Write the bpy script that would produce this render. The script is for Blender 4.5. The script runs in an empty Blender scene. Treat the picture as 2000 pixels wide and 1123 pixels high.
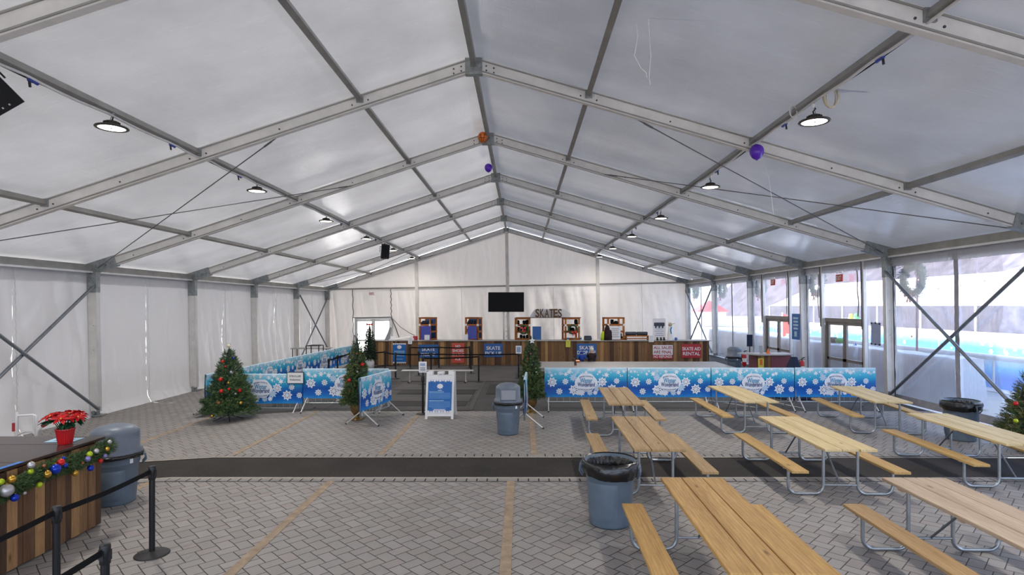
import bpy, math, random
from mathutils import Vector, Matrix, noise
R = random.Random(7)
PI = math.pi
C = bpy.context.scene.collection
SC = bpy.context.scene
# ---------------------------------------------------------------- camera model (2000x1123 photograph)
F, CX, HY, CH = 1130.0, 1018.0, 598.0, 2.75

def at(px, py, d):
    return Vector(((px - CX) * d / F, d, CH - (py - HY) * d / F))

TH = math.radians(1.1)
def TW(X, y, Z):
    """tent coordinates (X from the ridge line, Z from its base) to the world: the tent stands a little lower on its left"""
    c, s = math.cos(TH), math.sin(TH)
    return Vector((-0.80 + X * c - Z * s, y, -0.19 + X * s + Z * c))

def floor_z(x):
    if x > -5.6: return 0.0
    t = min((-5.6 - x) / 6.6, 1.3)
    return -0.41 * t

# ---------------------------------------------------------------- text outlines
TEXTS = ["BERGEN COUNTY'S", "Winter", "Wonderland", "AT", "VAN SAUN PARK", "SKATE", "PICK UP", "DROP-OFF", "RENTAL", "NO", "SHOES",
         "ON THE", "ICE", "ALL SALES", "ARE FINAL", "NO REFUNDS", "SKATE AID", "EXIT", "STROLLER", "PARKING", "S", "K", "A", "T", "E", "Wonderful"]
TG = {}
def make_texts():
    objs = []
    for t in TEXTS:
        cu = bpy.data.curves.new('t', 'FONT'); cu.body = t; cu.resolution_u = 3; cu.size = 1; cu.offset = .018
        o = bpy.data.objects.new('t', cu); C.objects.link(o); objs.append((t, o))
    dg = bpy.context.evaluated_depsgraph_get()
    for t, o in objs:
        me = bpy.data.meshes.new_from_object(o.evaluated_get(dg))
        vs = [v.co.copy() for v in me.vertices]; fs = [tuple(p.vertices) for p in me.polygons]
        x0 = min(v.x for v in vs); x1 = max(v.x for v in vs); y0 = min(v.y for v in vs); y1 = max(v.y for v in vs)
        h = y1 - y0
        TG[t] = ([((v.x - (x0 + x1) / 2) / h, (v.y - (y0 + y1) / 2) / h) for v in vs], fs, (x1 - x0) / h)
        bpy.data.meshes.remove(me)
    for t, o in objs:
        cu = o.data; bpy.data.objects.remove(o); bpy.data.curves.remove(cu)
make_texts()

# ---------------------------------------------------------------- mesh builder
class MB:
    def __init__(s, M=None): s.v = []; s.f = []; s.m = []; s.sm = []; s.M = M
    def add(s, vs, fs, mat=0, smooth=False):
        b = len(s.v)
        if s.M is not None: vs = [s.M @ Vector(v) for v in vs]
        s.v.extend([tuple(v) for v in vs])
        for f in fs:
            s.f.append([b + i for i in f]); s.m.append(mat); s.sm.append(smooth)
    def box(s, c, d, mat=0, rot=None, bev=0.0):
        hx, hy, hz = d[0] / 2, d[1] / 2, d[2] / 2
        c = Vector(c)
        if bev <= 0:
            vs = [Vector((x, y, z)) for x in (-hx, hx) for y in (-hy, hy) for z in (-hz, hz)]
            fs = [(0, 1, 3, 2), (4, 6, 7, 5), (0, 4, 5, 1), (2, 3, 7, 6), (0, 2, 6, 4), (1, 5, 7, 3)]
        else:
            b = min(bev, hx * .9, hy * .9, hz * .9)
            vs = []; idx = {}
            for sx in (-1, 1):
                for sy in (-1, 1):
                    for sz in (-1, 1):
                        for ax in range(3):
                            p = [sx * (hx - b), sy * (hy - b), sz * (hz - b)]
                            p[ax] = (sx, sy, sz)[ax] * (hx, hy, hz)[ax]
                            idx[(sx, sy, sz, ax)] = len(vs); vs.append(Vector(p))
            fs = []
            for ax in range(3):
                o1, o2 = (ax + 1) % 3, (ax + 2) % 3
                for sg in (-1, 1):
                    q = []
                    for a, b2 in ((-1, -1), (1, -1), (1, 1), (-1, 1)):
                        k = [0, 0, 0]; k[ax] = sg; k[o1] = a; k[o2] = b2
                        q.append(idx[(k[0], k[1], k[2], ax)])
                    fs.append(tuple(q if sg > 0 else q[::-1]))
            for ax in range(3):   # edges along ax
                o1, o2 = (ax + 1) % 3, (ax + 2) % 3
                for a in (-1, 1):
                    for b2 in (-1, 1):
                        k0 = [0, 0, 0]; k1 = [0, 0, 0]; k0[ax] = -1; k1[ax] = 1; k0[o1] = k1[o1] = a; k0[o2] = k1[o2] = b2
                        fs.append((idx[(*k0, o1)], idx[(*k1, o1)], idx[(*k1, o2)], idx[(*k0, o2)]))
            for sx in (-1, 1):
                for sy in (-1, 1):
                    for sz in (-1, 1):
                        fs.append((idx[(sx, sy, sz, 0)], idx[(sx, sy, sz, 1)], idx[(sx, sy, sz, 2)]))
        if rot is not None: vs = [rot @ v for v in vs]
        s.add([c + v for v in vs], fs, mat)
    def beam(s, a, b, w, h, mat=0, up=(0, 0, 1)):
        """rectangular bar from a to b: w across, h along up"""
        a = Vector(a); b = Vector(b); d = (b - a).normalized(); u = Vector(up); x = d.cross(u).normalized(); u = x.cross(d).normalized()
        vs = []
        for p in (a, b):
            for i, j in ((-1, -1), (1, -1), (1, 1), (-1, 1)): vs.append(p + x * (i * w / 2) + u * (j * h / 2))
        s.add(vs, [(0, 1, 2, 3), (7, 6, 5, 4), (0, 4, 5, 1), (1, 5, 6, 2), (2, 6, 7, 3), (3, 7, 4, 0)], mat)
    def tube(s, pts, r, n=8, mat=0, cap=True, closed=False):
        pts = [Vector(p) for p in pts]; k = len(pts); rs = r if isinstance(r, (list, tuple)) else [r] * k
        vs = []; prev = None
        for i, p in enumerate(pts):
            if closed: t = (pts[(i + 1) % k] - pts[i - 1]).normalized()
            else: t = (pts[min(i + 1, k - 1)] - pts[max(i - 1, 0)]).normalized()
            if prev is None:
                a = Vector((0, 0, 1)) if abs(t.z) < .9 else Vector((1, 0, 0)); prev = t.cross(a).normalized()
            x = (prev - t * prev.dot(t)); x = x.normalized() if x.length > 1e-6 else t.orthogonal().normalized(); prev = x
            y = t.cross(x)
            for j in range(n):
                an = 2 * PI * j / n; vs.append(p + x * (math.cos(an) * rs[i]) + y * (math.sin(an) * rs[i]))
        fs = []
        for i in range(k if closed else k - 1):
            for j in range(n):
                a = i * n + j; b = i * n + (j + 1) % n; i2 = (i + 1) % k
                fs.append((a, b, i2 * n + (j + 1) % n, i2 * n + j))
        s.add(vs, fs, mat, n > 4)
        if cap and not closed:
            s.add(vs[:n], [tuple(range(n))[::-1]], mat); s.add(vs[-n:], [tuple(range(n))], mat)
    def lathe(s, prof, n=24, mat=0, c=(0, 0, 0), smooth=True, M=None, mats=None):
        c = Vector(c); vs = []; fs = []; ms = []
        for r, z in prof:
            for j in range(n):
                a = 2 * PI * j / n; vs.append(Vector((r * math.cos(a), r * math.sin(a), z)))
        if M is not None: vs = [M @ v for v in vs]
        vs = [c + v for v in vs]
        for i in range(len(prof) - 1):
            ff = []
            for j in range(n): ff.append((i * n + j, i * n + (j + 1) % n, (i + 1) * n + (j + 1) % n, (i + 1) * n + j))
            if mats is None: fs += ff
            else: s.add_range(vs, ff, mats[i], smooth)
        if mats is None: s.add(vs, fs, mat, smooth)
    def add_range(s, vs, fs, mat, smooth):
        used = sorted({i for f in fs for i in f}); mp = {u: i for i, u in enumerate(used)}
        s.add([vs[u] for u in used], [tuple(mp[i] for i in f) for f in fs], mat, smooth)
    def sphere(s, c, r, mat=0, n=14, m=9, sc=(1, 1, 1)):
        prof = [(r * math.sin(PI * i / m), -r * math.cos(PI * i / m)) for i in range(m + 1)]
        s.lathe(prof, n, mat, c, True, Matrix.Diagonal(sc))
    def quad(s, a, b, c, d, mat=0): s.add([a, b, c, d], [(0, 1, 2, 3)], mat)
    def grid(s, fn, nu, nv, mat=0, smooth=True):
        vs = [fn(i / nu, j / nv) for j in range(nv + 1) for i in range(nu + 1)]
        fs = [(j * (nu + 1) + i, j * (nu + 1) + i + 1, (j + 1) * (nu + 1) + i + 1, (j + 1) * (nu + 1) + i) for j in range(nv) for i in range(nu)]
        s.add(vs, fs, mat, smooth)
    def poly(s, pts, ext=None, mat=0):
        """planar outline, extruded by the vector ext"""
        pts = [Vector(p) for p in pts]; n = len(pts)
        if ext is None: s.add(pts, [tuple(range(n))], mat); return
        e = Vector(ext)
        s.add(pts + [p + e for p in pts], [tuple(range(n))[::-1], tuple(range(n, 2 * n))] + [(i, (i + 1) % n, n + (i + 1) % n, n + i) for i in range(n)], mat)
    def text(s, t, o, ux, uy, h=None, w=None, mat=0, maxw=None):
        pts, fs, asp = TG[t]; o = Vector(o); ux = Vector(ux); uy = Vector(uy)
        hh = h if h else w / asp; k = hh if not w else w / asp
        if maxw and k * asp > maxw: k = maxw / asp
        s.add([o + ux * (x * k) + uy * (y * hh) for x, y in pts], fs, mat)
    def build(s, name, mats, parent=None, loc=None):
        me = bpy.data.meshes.new(name)
        me.from_pydata(s.v, [], s.f)
        if not isinstance(mats, (list, tuple)): mats = [mats]
        for m in mats: me.materials.append(m)
        me.polygons.foreach_set('material_index', s.m); me.polygons.foreach_set('use_smooth', s.sm)
        me.update()
        o = bpy.data.objects.new(name, me); C.objects.link(o)
        if parent is not None: o.parent = parent
        if loc is not None: o.location = loc
        return o

def tag(o, label=None, cat=None, group=None, kind=None):
    if label: o['label'] = label
    if cat: o['category'] = cat
    if group: o['group'] = group
    if kind: o['kind'] = kind
    return o

def thing(name, label, cat, loc=(0, 0, 0), rz=0.0, group=None):
    o = bpy.data.objects.new(name, None); C.objects.link(o)
    o.location = loc; o.rotation_euler = (0, 0, rz); o.empty_display_size = .2
    return tag(o, label, cat, group)

KIDS = {}
def dup(root, loc, rz, label, group=None, skip=()):
    r = root.copy(); C.objects.link(r); r.location = loc; r.rotation_euler = (0, 0, rz); r['label'] = label
    if group: r['group'] = group
    if root.name not in KIDS:
        KIDS[root.name] = [(c, [g for g in bpy.data.objects if g.parent is c]) for c in bpy.data.objects if c.parent is root]
    for ch, gs in KIDS[root.name]:
        if ch.name.split('.')[0] in skip: continue
        c = ch.copy(); C.objects.link(c); c.parent = r
        for g in gs:
            d = g.copy(); C.objects.link(d); d.parent = c
    return r

def struct(mb, name, mats, parent=None, label=None, cat=None):
    o = mb.build(name, mats, parent); o['kind'] = 'structure'
    if label: o['label'] = label
    if cat: o['category'] = cat
    return o

# ---------------------------------------------------------------- materials
def srgb(c):
    if isinstance(c, str): c = [int(c[i:i + 2], 16) / 255 for i in (0, 2, 4)]
    return tuple((x / 12.92 if x <= .04045 else ((x + .055) / 1.055) ** 2.4) for x in c) + (1.0,)

class NT:
    def __init__(s, name):
        s.mat = bpy.data.materials.new(name); s.mat.use_nodes = True; s.t = s.mat.node_tree; s.t.nodes.clear()
        s.out = s.t.nodes.new('ShaderNodeOutputMaterial')
    def n(s, typ, **kw):
        nd = s.t.nodes.new('ShaderNode' + typ)
        for k, v in kw.items():
            if k[0] == 'i' and k[1:].isdigit(): s.put(nd.inputs[int(k[1:])], v)
            elif k.startswith('in_'): s.put(nd.inputs[k[3:].replace('_', ' ')], v)
            else: setattr(nd, k, v)
        return nd
    def put(s, sock, v):
        if hasattr(v, 'is_linked') and hasattr(v, 'node'): s.t.links.new(v, sock)
        else:
            try: sock.default_value = v
            except Exception: sock.default_value = v[:3]
    def m(s, op, a, b=None, c=None, clamp=False):
        nd = s.t.nodes.new('ShaderNodeMath'); nd.operation = op; nd.use_clamp = clamp
        for i, v in enumerate((a, b, c)):
            if v is not None: s.put(nd.inputs[i], v)
        return nd.outputs[0]
    def mix(s, f, a, b, blend='MIX'):
        nd = s.t.nodes.new('ShaderNodeMix'); nd.data_type = 'RGBA'; nd.blend_type = blend
        s.put(nd.inputs[0], f); s.put(nd.inputs[6], a); s.put(nd.inputs[7], b)
        return nd.outputs[2]
    def ramp(s, f, stops, interp='LINEAR'):
        nd = s.t.nodes.new('ShaderNodeValToRGB'); nd.color_ramp.interpolation = interp
        e = nd.color_ramp.elements
        while len(e) < len(stops): e.new(0.5)
        for i, (p, c) in enumerate(stops): e[i].position = p; e[i].color = c
        s.put(nd.inputs[0], f); return nd.outputs[0]
    def coord(s, scale=(1, 1, 1), which='Object', rot=(0, 0, 0)):
        tc = s.t.nodes.new('ShaderNodeTexCoord'); mp = s.t.nodes.new('ShaderNodeMapping')
        mp.inputs['Scale'].default_value = scale; mp.inputs['Rotation'].default_value = rot
        s.t.links.new(tc.outputs[which], mp.inputs[0]); return mp.outputs[0]
    def noise(s, vec, scale=5, detail=4, rough=.55, dist=0.0):
        nd = s.n('TexNoise'); s.put(nd.inputs['Vector'], vec); nd.inputs['Scale'].default_value = scale
        nd.inputs['Detail'].default_value = detail; nd.inputs['Roughness'].default_value = rough; nd.inputs['Distortion'].default_value = dist
        return nd.outputs[0]
    def bump(s, h, strength=.3, dist=.02):
        nd = s.n('Bump'); s.put(nd.inputs['Height'], h); nd.inputs['Strength'].default_value = strength; nd.inputs['Distance'].default_value = dist
        return nd.outputs[0]
    def pbsdf(s, col, rough=.5, metal=0.0, spec=.5, normal=None, **kw):
        p = s.n('BsdfPrincipled'); s.put(p.inputs['Base Color'], col); s.put(p.inputs['Roughness'], rough)
        s.put(p.inputs['Metallic'], metal); p.inputs['Specular IOR Level'].default_value = spec
        if normal is not None: s.put(p.inputs['Normal'], normal)
        for k, v in kw.items(): s.put(p.inputs[k], v)
        return p.outputs[0]
    def done(s, sh): s.t.links.new(sh, s.out.inputs[0]); return s.mat

def plain(name, col, rough=.5, metal=0.0, spec=.5, var=.12, scale=6.0, bump=0.0, stretch=(1, 1, 1)):
    n = NT(name); c = srgb(col)
    nz = n.noise(n.coord(stretch), scale, 5, .6)
    lo = tuple(x * (1 - var) for x in c[:3]) + (1,); hi = tuple(min(1, x * (1 + var)) for x in c[:3]) + (1,)
    cc = n.ramp(nz, [(.3, lo), (.7, hi)])
    nm = n.bump(nz, bump, .01) if bump else None
    return n.done(n.pbsdf(cc, rough, metal, spec, nm))

def emit(name, col, strength):
    n = NT(name); e = n.n('Emission'); e.inputs[0].default_value = srgb(col); e.inputs[1].default_value = strength
    m = n.done(e.outputs[0]); return m

def fabric(name, col, trans, rough=.55, bscale=2.0, bstr=.35, dirt=.06, spec=.4, stretch=(1, 1, .45)):
    n = NT(name); c = srgb(col); v = n.coord(stretch)
    nz = n.noise(v, bscale, 2.5, .45, .4); nf = n.noise(n.coord((1, 1, 1)), 1.1, 4, .5)
    cc = n.mix(n.m('MULTIPLY', nf, dirt * 3), c, tuple(x * .72 for x in c[:3]) + (1,))
    nm = n.bump(nz, bstr, .08)
    d = n.pbsdf(cc, rough, 0, spec, nm)
    t = n.n('BsdfTranslucent'); n.put(t.inputs[0], cc); n.put(t.inputs[1], nm)
    mx = n.n('MixShader'); mx.inputs[0].default_value = trans
    n.t.links.new(d, mx.inputs[1]); n.t.links.new(t.outputs[0], mx.inputs[2])
    return n.done(mx.outputs[0])

def wood(name, col, dark, axis='y', scale=1.0, rough=.6, knots=True, spec=.3, var=.5):
    n = NT(name)
    st = {'x': (1.2, 14, 14), 'y': (14, 1.2, 14), 'z': (14, 14, 1.2)}[axis]
    v = n.coord(tuple(k * scale for k in st))
    g = n.noise(v, 3.2, 5, .65, .4)
    w = n.noise(n.coord(tuple(k * scale * .3 for k in st)), 1.2, 3, .5, .8)
    wt = n.n('TexWave'); wt.wave_type = 'BANDS'; wt.bands_direction = {'x': 'Y', 'y': 'X', 'z': 'X'}[axis]
    n.put(wt.inputs['Vector'], n.coord({'x': (.09, 1, 1), 'y': (1, .09, 1), 'z': (1, 1, .09)}[axis])); wt.inputs['Scale'].default_value = 9 * scale
    wt.inputs['Distortion'].default_value = 9; wt.inputs['Detail'].default_value = 2.5; wt.inputs['Detail Scale'].default_value = 1.4
    f = n.m('ADD', n.m('ADD', n.m('MULTIPLY', g, .42), n.m('MULTIPLY', w, .42)), n.m('MULTIPLY_ADD', wt.outputs[0], .075, .045))
    c1 = srgb(col); c2 = srgb(dark)
    col_ = n.ramp(f, [(.32, c2), (.5, tuple(a * .5 + b * .5 for a, b in zip(c1, c2))), (.66, c1)])
    if knots:
        kst = {'x': (1.3, 4, 4), 'y': (4, 1.3, 4), 'z': (4, 4, 1.3)}[axis]
        vo = n.n('TexVoronoi'); n.put(vo.inputs['Vector'], n.coord(kst)); vo.inputs['Scale'].default_value = 1.3
        kf = n.ramp(vo.outputs['Distance'], [(.03, (1, 1, 1, 1)), (.13, (0, 0, 0, 1))])
        col_ = n.mix(n.m('MULTIPLY', kf, .75), col_, tuple(x * .35 for x in c2[:3]) + (1,))
    nm = n.bump(g, .18, .01)
    return n.done(n.pbsdf(col_, rough, 0, spec, nm))

def ceiling_mat():
    n = NT('ceiling_vinyl')
    v = n.coord((1, 1, 1))
    nf = n.noise(v, .7, 4, .55)
    cc = n.ramp(nf, [(.3, srgb('bdbbba')), (.7, srgb('d0cecd'))])
    for rz_, sc_ in ((.62, 1.0), (-.5, .8), (.15, 1.2)):   # fine crease lines
        ln = n.noise(n.coord((.10 * sc_, 3.2 * sc_, .5), rot=(0, 0, rz_)), 2.0, 2, .5, .1)
        cc = n.mix(n.ramp(ln, [(.598, (0, 0, 0, 1)), (.604, (.15, .15, .15, 1)), (.61, (0, 0, 0, 1))]), cc, srgb('f2f1f1'))
    wr = n.noise(n.coord((.25, 2.2, .25), rot=(0, 0, .5)), 3.0, 6, .7, 1.5)
    wr2 = n.noise(n.coord((2.2, .25, .6), rot=(0, 0, .35)), 2.2, 5, .7, 1.0)
    h = n.m('ADD', wr, n.m('MULTIPLY', wr2, .7))
    nm = n.bump(h, .10, .05)
    d = n.pbsdf(n.mix(1.0, cc, (.70, .70, .70, 1), 'MULTIPLY'), .25, 0, .9, nm, **{'Coat Weight': .5, 'Coat Roughness': .16, 'Coat IOR': 1.6, 'Coat Normal': nm})
    t = n.n('BsdfTranslucent'); n.put(t.inputs[0], cc)
    mx = n.n('MixShader'); mx.inputs[0].default_value = .042
    n.t.links.new(d, mx.inputs[1]); n.t.links.new(t.outputs[0], mx.inputs[2])
    return n.done(mx.outputs[0])

def vinyl_mat(name, haze, clear):
    n = NT(name)
    v = n.coord((1, 6, .4)); nz = n.noise(v, 2.5, 5, .65, .5)
    tr = n.n('BsdfTransparent'); tr.inputs[0].default_value = clear
    tl = n.n('BsdfTranslucent'); tl.inputs[0].default_value = (.92, .92, .95, 1)
    df = n.n('BsdfDiffuse'); df.inputs[0].default_value = (.85, .85, .9, 1)
    hz = n.n('MixShader'); hz.inputs[0].default_value = .3
    n.t.links.new(tl.outputs[0], hz.inputs[1]); n.t.links.new(df.outputs[0], hz.inputs[2])
    gl = n.n('BsdfGlossy'); gl.inputs['Roughness'].default_value = .12; n.put(gl.inputs['Normal'], n.bump(nz, .12, .05))
    m1 = n.n('MixShader'); n.put(m1.inputs[0], n.m('MULTIPLY_ADD', nz, haze, haze * .4))
    n.t.links.new(tr.outputs[0], m1.inputs[1]); n.t.links.new(hz.outputs[0], m1.inputs[2])
    m2 = n.n('MixShader'); fr = n.n('Fresnel'); fr.inputs[0].default_value = 1.3; n.put(m2.inputs[0], n.m('MULTIPLY', fr.outputs[0], .5))
    n.t.links.new(m1.outputs[0], m2.inputs[1]); n.t.links.new(gl.outputs[0], m2.inputs[2])
    return n.done(m2.outputs[0])

def paver_mat():
    n = NT('herringbone_pavers'); a, b = .152, .229
    g = n.n('NewGeometry'); sp = n.n('SeparateXYZ'); n.put(sp.inputs[0], g.outputs['Position'])
    wob = n.noise(g.outputs['Position'], 5, 2, .5)
    wv = n.m('MULTIPLY', n.m('SUBTRACT', wob, .5), .012)
    S = n.m('MULTIPLY', n.m('ADD', sp.outputs[0], wv), math.sqrt(2)); T = n.m('MULTIPLY', n.m('ADD', sp.outputs[1], wv), math.sqrt(2))
    dist = None; rnd = None
    for k, (so, to) in enumerate((((a + b) / 2, (b - a) / 2), ((b - a) / 2, -(a + b) / 2))):
        s0 = n.m('SUBTRACT', S, so); t0 = n.m('SUBTRACT', T, to)
        sc = n.m('ROUND', n.m('DIVIDE', s0, 2 * a)); tc = n.m('ROUND', n.m('DIVIDE', t0, 2 * b))
        s1 = n.m('SUBTRACT', s0, n.m('MULTIPLY', sc, 2 * a)); t1 = n.m('SUBTRACT', t0, n.m('MULTIPLY', tc, 2 * b))
        sg = n.m('SIGN', s1)
        for alt in (0, 1):
            ss = s1 if not alt else n.m('SUBTRACT', s1, n.m('MULTIPLY', sg, 2 * a))
            ci = sc if not alt else n.m('ADD', sc, sg)
            p = n.m('ABSOLUTE', n.m('MULTIPLY', n.m('ADD', ss, t1), .5)); q = n.m('ABSOLUTE', n.m('MULTIPLY', n.m('SUBTRACT', ss, t1), .5))
            hp, hq = (b / 2, a / 2) if k == 0 else (a / 2, b / 2)
            d = n.m('MINIMUM', n.m('SUBTRACT', hp, p), n.m('SUBTRACT', hq, q))
            cb = n.n('CombineXYZ'); n.put(cb.inputs[0], ci); n.put(cb.inputs[1], tc); cb.inputs[2].default_value = k * 7.3 + 1.1
            wn = n.n('TexWhiteNoise'); n.put(wn.inputs[0], cb.outputs[0])
            rr = n.m('MULTIPLY', wn.outputs[0], n.m('GREATER_THAN', d, 0.0))
            dist = d if dist is None else n.m('MAXIMUM', dist, d); rnd = rr if rnd is None else n.m('MAXIMUM', rnd, rr)
    return finish_paver(n, dist, rnd, g)

def finish_paver(n, dist, rnd, g):
    P = g.outputs['Position']
    big = n.noise(P, .45, 4, .6); fine = n.noise(P, 60, 3, .7); mid = n.noise(P, 3.5, 4, .6)
    base = n.ramp(rnd, [(0, srgb('827c79')), (.2, srgb('938780')), (.35, srgb('8d8986')), (.6, srgb('908f89')), (.75, srgb('9b9693')), (.93, srgb('a5a09c')), (1, srgb('9a8a84'))])
    base = n.mix(.5, base, n.ramp(big, [(.3, srgb('88827b')), (.7, srgb('a19b96'))]))
    base = n.mix(n.m('MULTIPLY', n.m('SUBTRACT', mid, .3, clamp=True), .6), base, srgb('77716d'))
    base = n.mix(n.m('MULTIPLY', fine, .3), base, srgb('b3aeaa'))
    j = n.m('SUBTRACT', 1.0, n.m('DIVIDE', n.m('SUBTRACT', dist, .0028), .0045, clamp=True), clamp=True)
    col = n.mix(n.m('MULTIPLY', j, .92), base, srgb('1d1a18'))
    hgt = n.m('ADD', n.m('MULTIPLY', n.m('DIVIDE', dist, .008, clamp=True), 1.0), n.m('MULTIPLY', fine, .15))
    nm = n.bump(hgt, .55, .006)
    return n.done(n.pbsdf(col, n.m('MULTIPLY_ADD', mid, .2, .5), 0, .35, nm))

def asphalt_mat(name, c1, c2, speck):
    n = NT(name); v = n.coord((1, 1, 1))
    f = n.noise(v, 1.2, 5, .6); fi = n.noise(v, 90, 2, .6); sp = n.noise(v, 30, 2, .5)
    c = n.ramp(f, [(.3, srgb(c1)), (.7, srgb(c2))])
    c = n.mix(n.ramp(sp, [(.66, (0, 0, 0, 1)), (.74, (.5, .5, .5, 1))]), c, srgb(speck))
    return n.done(n.pbsdf(c, .85, 0, .25, n.bump(fi, .4, .008)))

def grad_mat(name, z0, z1, stops, rough=.45):
    """printed colour gradient up the banner's own height"""
    n = NT(name); tc = n.n('TexCoord'); sp = n.n('SeparateXYZ'); n.put(sp.inputs[0], tc.outputs['Object'])
    f = n.m('DIVIDE', n.m('SUBTRACT', sp.outputs[2], z0), z1 - z0, clamp=True)
    wob = n.noise(tc.outputs['Object'], 3.0, 3, .5)
    f = n.m('ADD', f, n.m('MULTIPLY', n.m('SUBTRACT', wob, .5), .22), clamp=True)
    return n.done(n.pbsdf(n.ramp(f, [(p, srgb(c)) for p, c in stops]), rough, 0, .4, n.bump(n.noise(tc.outputs['Object'], 4, 4, .6), .25, .02)))

M = {}
M['ceil'] = ceiling_mat()
M['wall'] = fabric('wall_vinyl', 'c4c3c5', .02, .36, 1.6, .8, .05)
M['wallb'] = fabric('back_wall_vinyl', 'dcd6d1', .04, .45, 1.6, .55, .04)
M['valance'] = fabric('valance_vinyl', 'c9c7c8', .35, .5, 5, .6, .3)
M['strip'] = plain('weld_strip', '9b9aa1', .6, 0, .3, .2, 4)
M['keder'] = plain('keder_edge', '6d6a6b', .6, 0, .3, .2, 4)
M['vinyl'] = vinyl_mat('clear_vinyl', .20, (.86, .87, .90, 1))
M['glass'] = vinyl_mat('door_glass', .03, (.95, .96, .97, 1))
M['alu'] = plain('aluminium', 'd9d4cd', .5, 0, .5, .10, 3, .05, (1, .5, 1))
M['alud'] = plain('aluminium_profile', '99968f', .5, .4, .5, .15, 3)
M['alul'] = plain('aluminium_bright', 'd5d4d2', .4, .3, .5, .08, 3)
M['gal'] = plain('galvanised_steel', '8f9392', .45, .3, .5, .3, 9)
M['brace'] = plain('brace_tube', '7d8288', .42, .6, .5, .15, 3)
M['pipe'] = plain('galvanised_pipe', 'a3a8ab', .38, .75, .5, .12, 12)
M['bronze'] = plain('door_aluminium', '85807c', .45, .4, .5, .1, 4)
M['whitep'] = plain('white_plastic', 'e9e7e4', .45, 0, .5, .04, 4)
M['whitem'] = plain('white_metal', 'e4e3e2', .4, .1, .5, .05, 4)
M['blackp'] = plain('black_plastic', '161617', .45, 0, .5, .2, 4)
M['blackm'] = plain('black_metal', '1b1b1d', .38, .2, .5, .2, 5)
M['belt'] = plain('black_webbing', '131315', .8, 0, .2, .2, 30, .2)
M['rubber'] = plain('black_rubber_base', '302e2e', .6, 0, .4, .2, 12, .1)
M['bag'] = plain('bin_liner', '101011', .22, 0, .6, .3, 14, .8)
M['bin'] = plain('grey_bin_plastic', '5f6d7a', .42, 0, .45, .12, 5, .05)
M['binl'] = plain('grey_bin_lid', '6b7480', .4, 0, .45, .08, 5, .03)
M['binf'] = plain('bin_flap', '8d9096', .45, 0, .45, .08, 5)
M['dark'] = plain('dark_shadow_gap', '0b0b0c', .7)
M['tvs'] = plain('tv_screen', '0d0d0f', .6, 0, .2, .1)
M['spk'] = plain('speaker_cabinet', '242427', .6, 0, .4, .1, 20, .1)
M['grille'] = plain('speaker_grille', '131314', .7, 0, .3, .2, 60, .3)
M['lampb'] = plain('lamp_housing', '45403b', .45, .5, .5, .1)
M['lens'] = emit('lamp_lens', 'fff6e2', 9.0)
M['paver'] = paver_mat()
M['asph'] = asphalt_mat('asphalt', '474544', '575553', '7d7a77')
M['strip_asph'] = asphalt_mat('asphalt_band', '2f2b28', '3d3834', '77736f')
M['mat1'] = asphalt_mat('grey_mat', '54514f', '625f5d', '6d6a68')
M['mat2'] = asphalt_mat('dark_mat', '393736', '434140', '4b4948')
M['tan'] = plain('tan_paver_band', 'a38f78', .75, 0, .3, .25, 7, .1)
M['soldier'] = asphalt_mat('edge_pavers', '8d8985', '9f9a96', 'b0aba7')
M['kerb'] = plain('pale_edge', 'aea69c', .8, 0, .2, .2, 12)
M['out'] = asphalt_mat('outside_paving', 'b8b0a4', 'c9c2b7', 'd8d2c8')
M['snow'] = plain('white_ice', 'eef1f5', .5, 0, .4, .03, 2)
M['tarp'] = fabric('white_tarp', 'e3e6ec', .1, .5, 1.5, .5, .1)
M['hill'] = plain('wooded_hillside', '4a4650', .95, 0, .1, .6, .35, 0)
M['tentw'] = fabric('white_marquee', 'f2f2f4', .15, .6, 1.0, .2, .02)
PW = {
 'honey': (wood('pine_honey', 'd2a869', '98713f'), wood('pine_honey_bench', 'd3a968', '9c753f')),
 'brown': (wood('pine_brown', 'c0a074', '876b45'), wood('pine_brown_bench', 'c4a476', '8a6e46')),
 'pale': (wood('pine_pale', 'e2cd9f', 'b59c6b'), wood('pine_pale_bench', 'd2ad70', 'a17f4a')),
 'pink': (wood('pine_pink_glare', 'cdb8a0', '9f866b'), wood('pine_pink_bench', 'c4a276', '93744c')),  # pinkish pine; window glare on the tabletop is greyed into its colour
}
PL = [wood('plank_%d' % i, a, b, 'z', 1.0, .7, True, .2) for i, (a, b) in enumerate((('8e6b4d', '5f4530'), ('9c764f', '6d4f35'), ('77593f', '4b372a'), ('b18b60', '80603f'), ('624a38', '3f3026'), ('93704e', '664c36'), ('c09a68', '926e49')))]
M['crate'] = wood('crate_wood', 'bf7a3c', '8d5223', 'z', 1.5, .6, False)
M['cratex'] = wood('crate_wood_slat', 'b9733a', '84491d', 'x', 1.5, .6, False)
M['ctop'] = plain('dark_counter_top', '42332d', .22, 0, .5, .15, 8, .02, (.2, 3, 1))
M['gtop'] = plain('grey_counter_top', 'a7a5a3', .4, 0, .4, .1, 5)
M['bluet'] = plain('blue_tape', '3f79c4', .5)
M['paper'] = plain('white_paper', 'ebeaea', .6, 0, .3, .03)
M['paperb'] = plain('pale_blue_paper', 'a8cfe2', .5)
M['ink'] = plain('print_ink', '39414d', .6)
M['sblue'] = plain('sign_blue', '2e5f9e', .4, 0, .4, .06)
M['pblue'] = plain('poster_blue', '1a63ad', .4, 0, .4, .06)
M['ptext'] = plain('poster_small_print', '5d95cb', .5)
M['pviolet'] = plain('poster_violet', '4b4aa8', .4, 0, .4, .12, 3)
M['sred'] = plain('sign_red', 'c5503f', .4, 0, .4, .06)
M['sred2'] = plain('sign_deep_red', 'b3363a', .4, 0, .4, .06)
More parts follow.
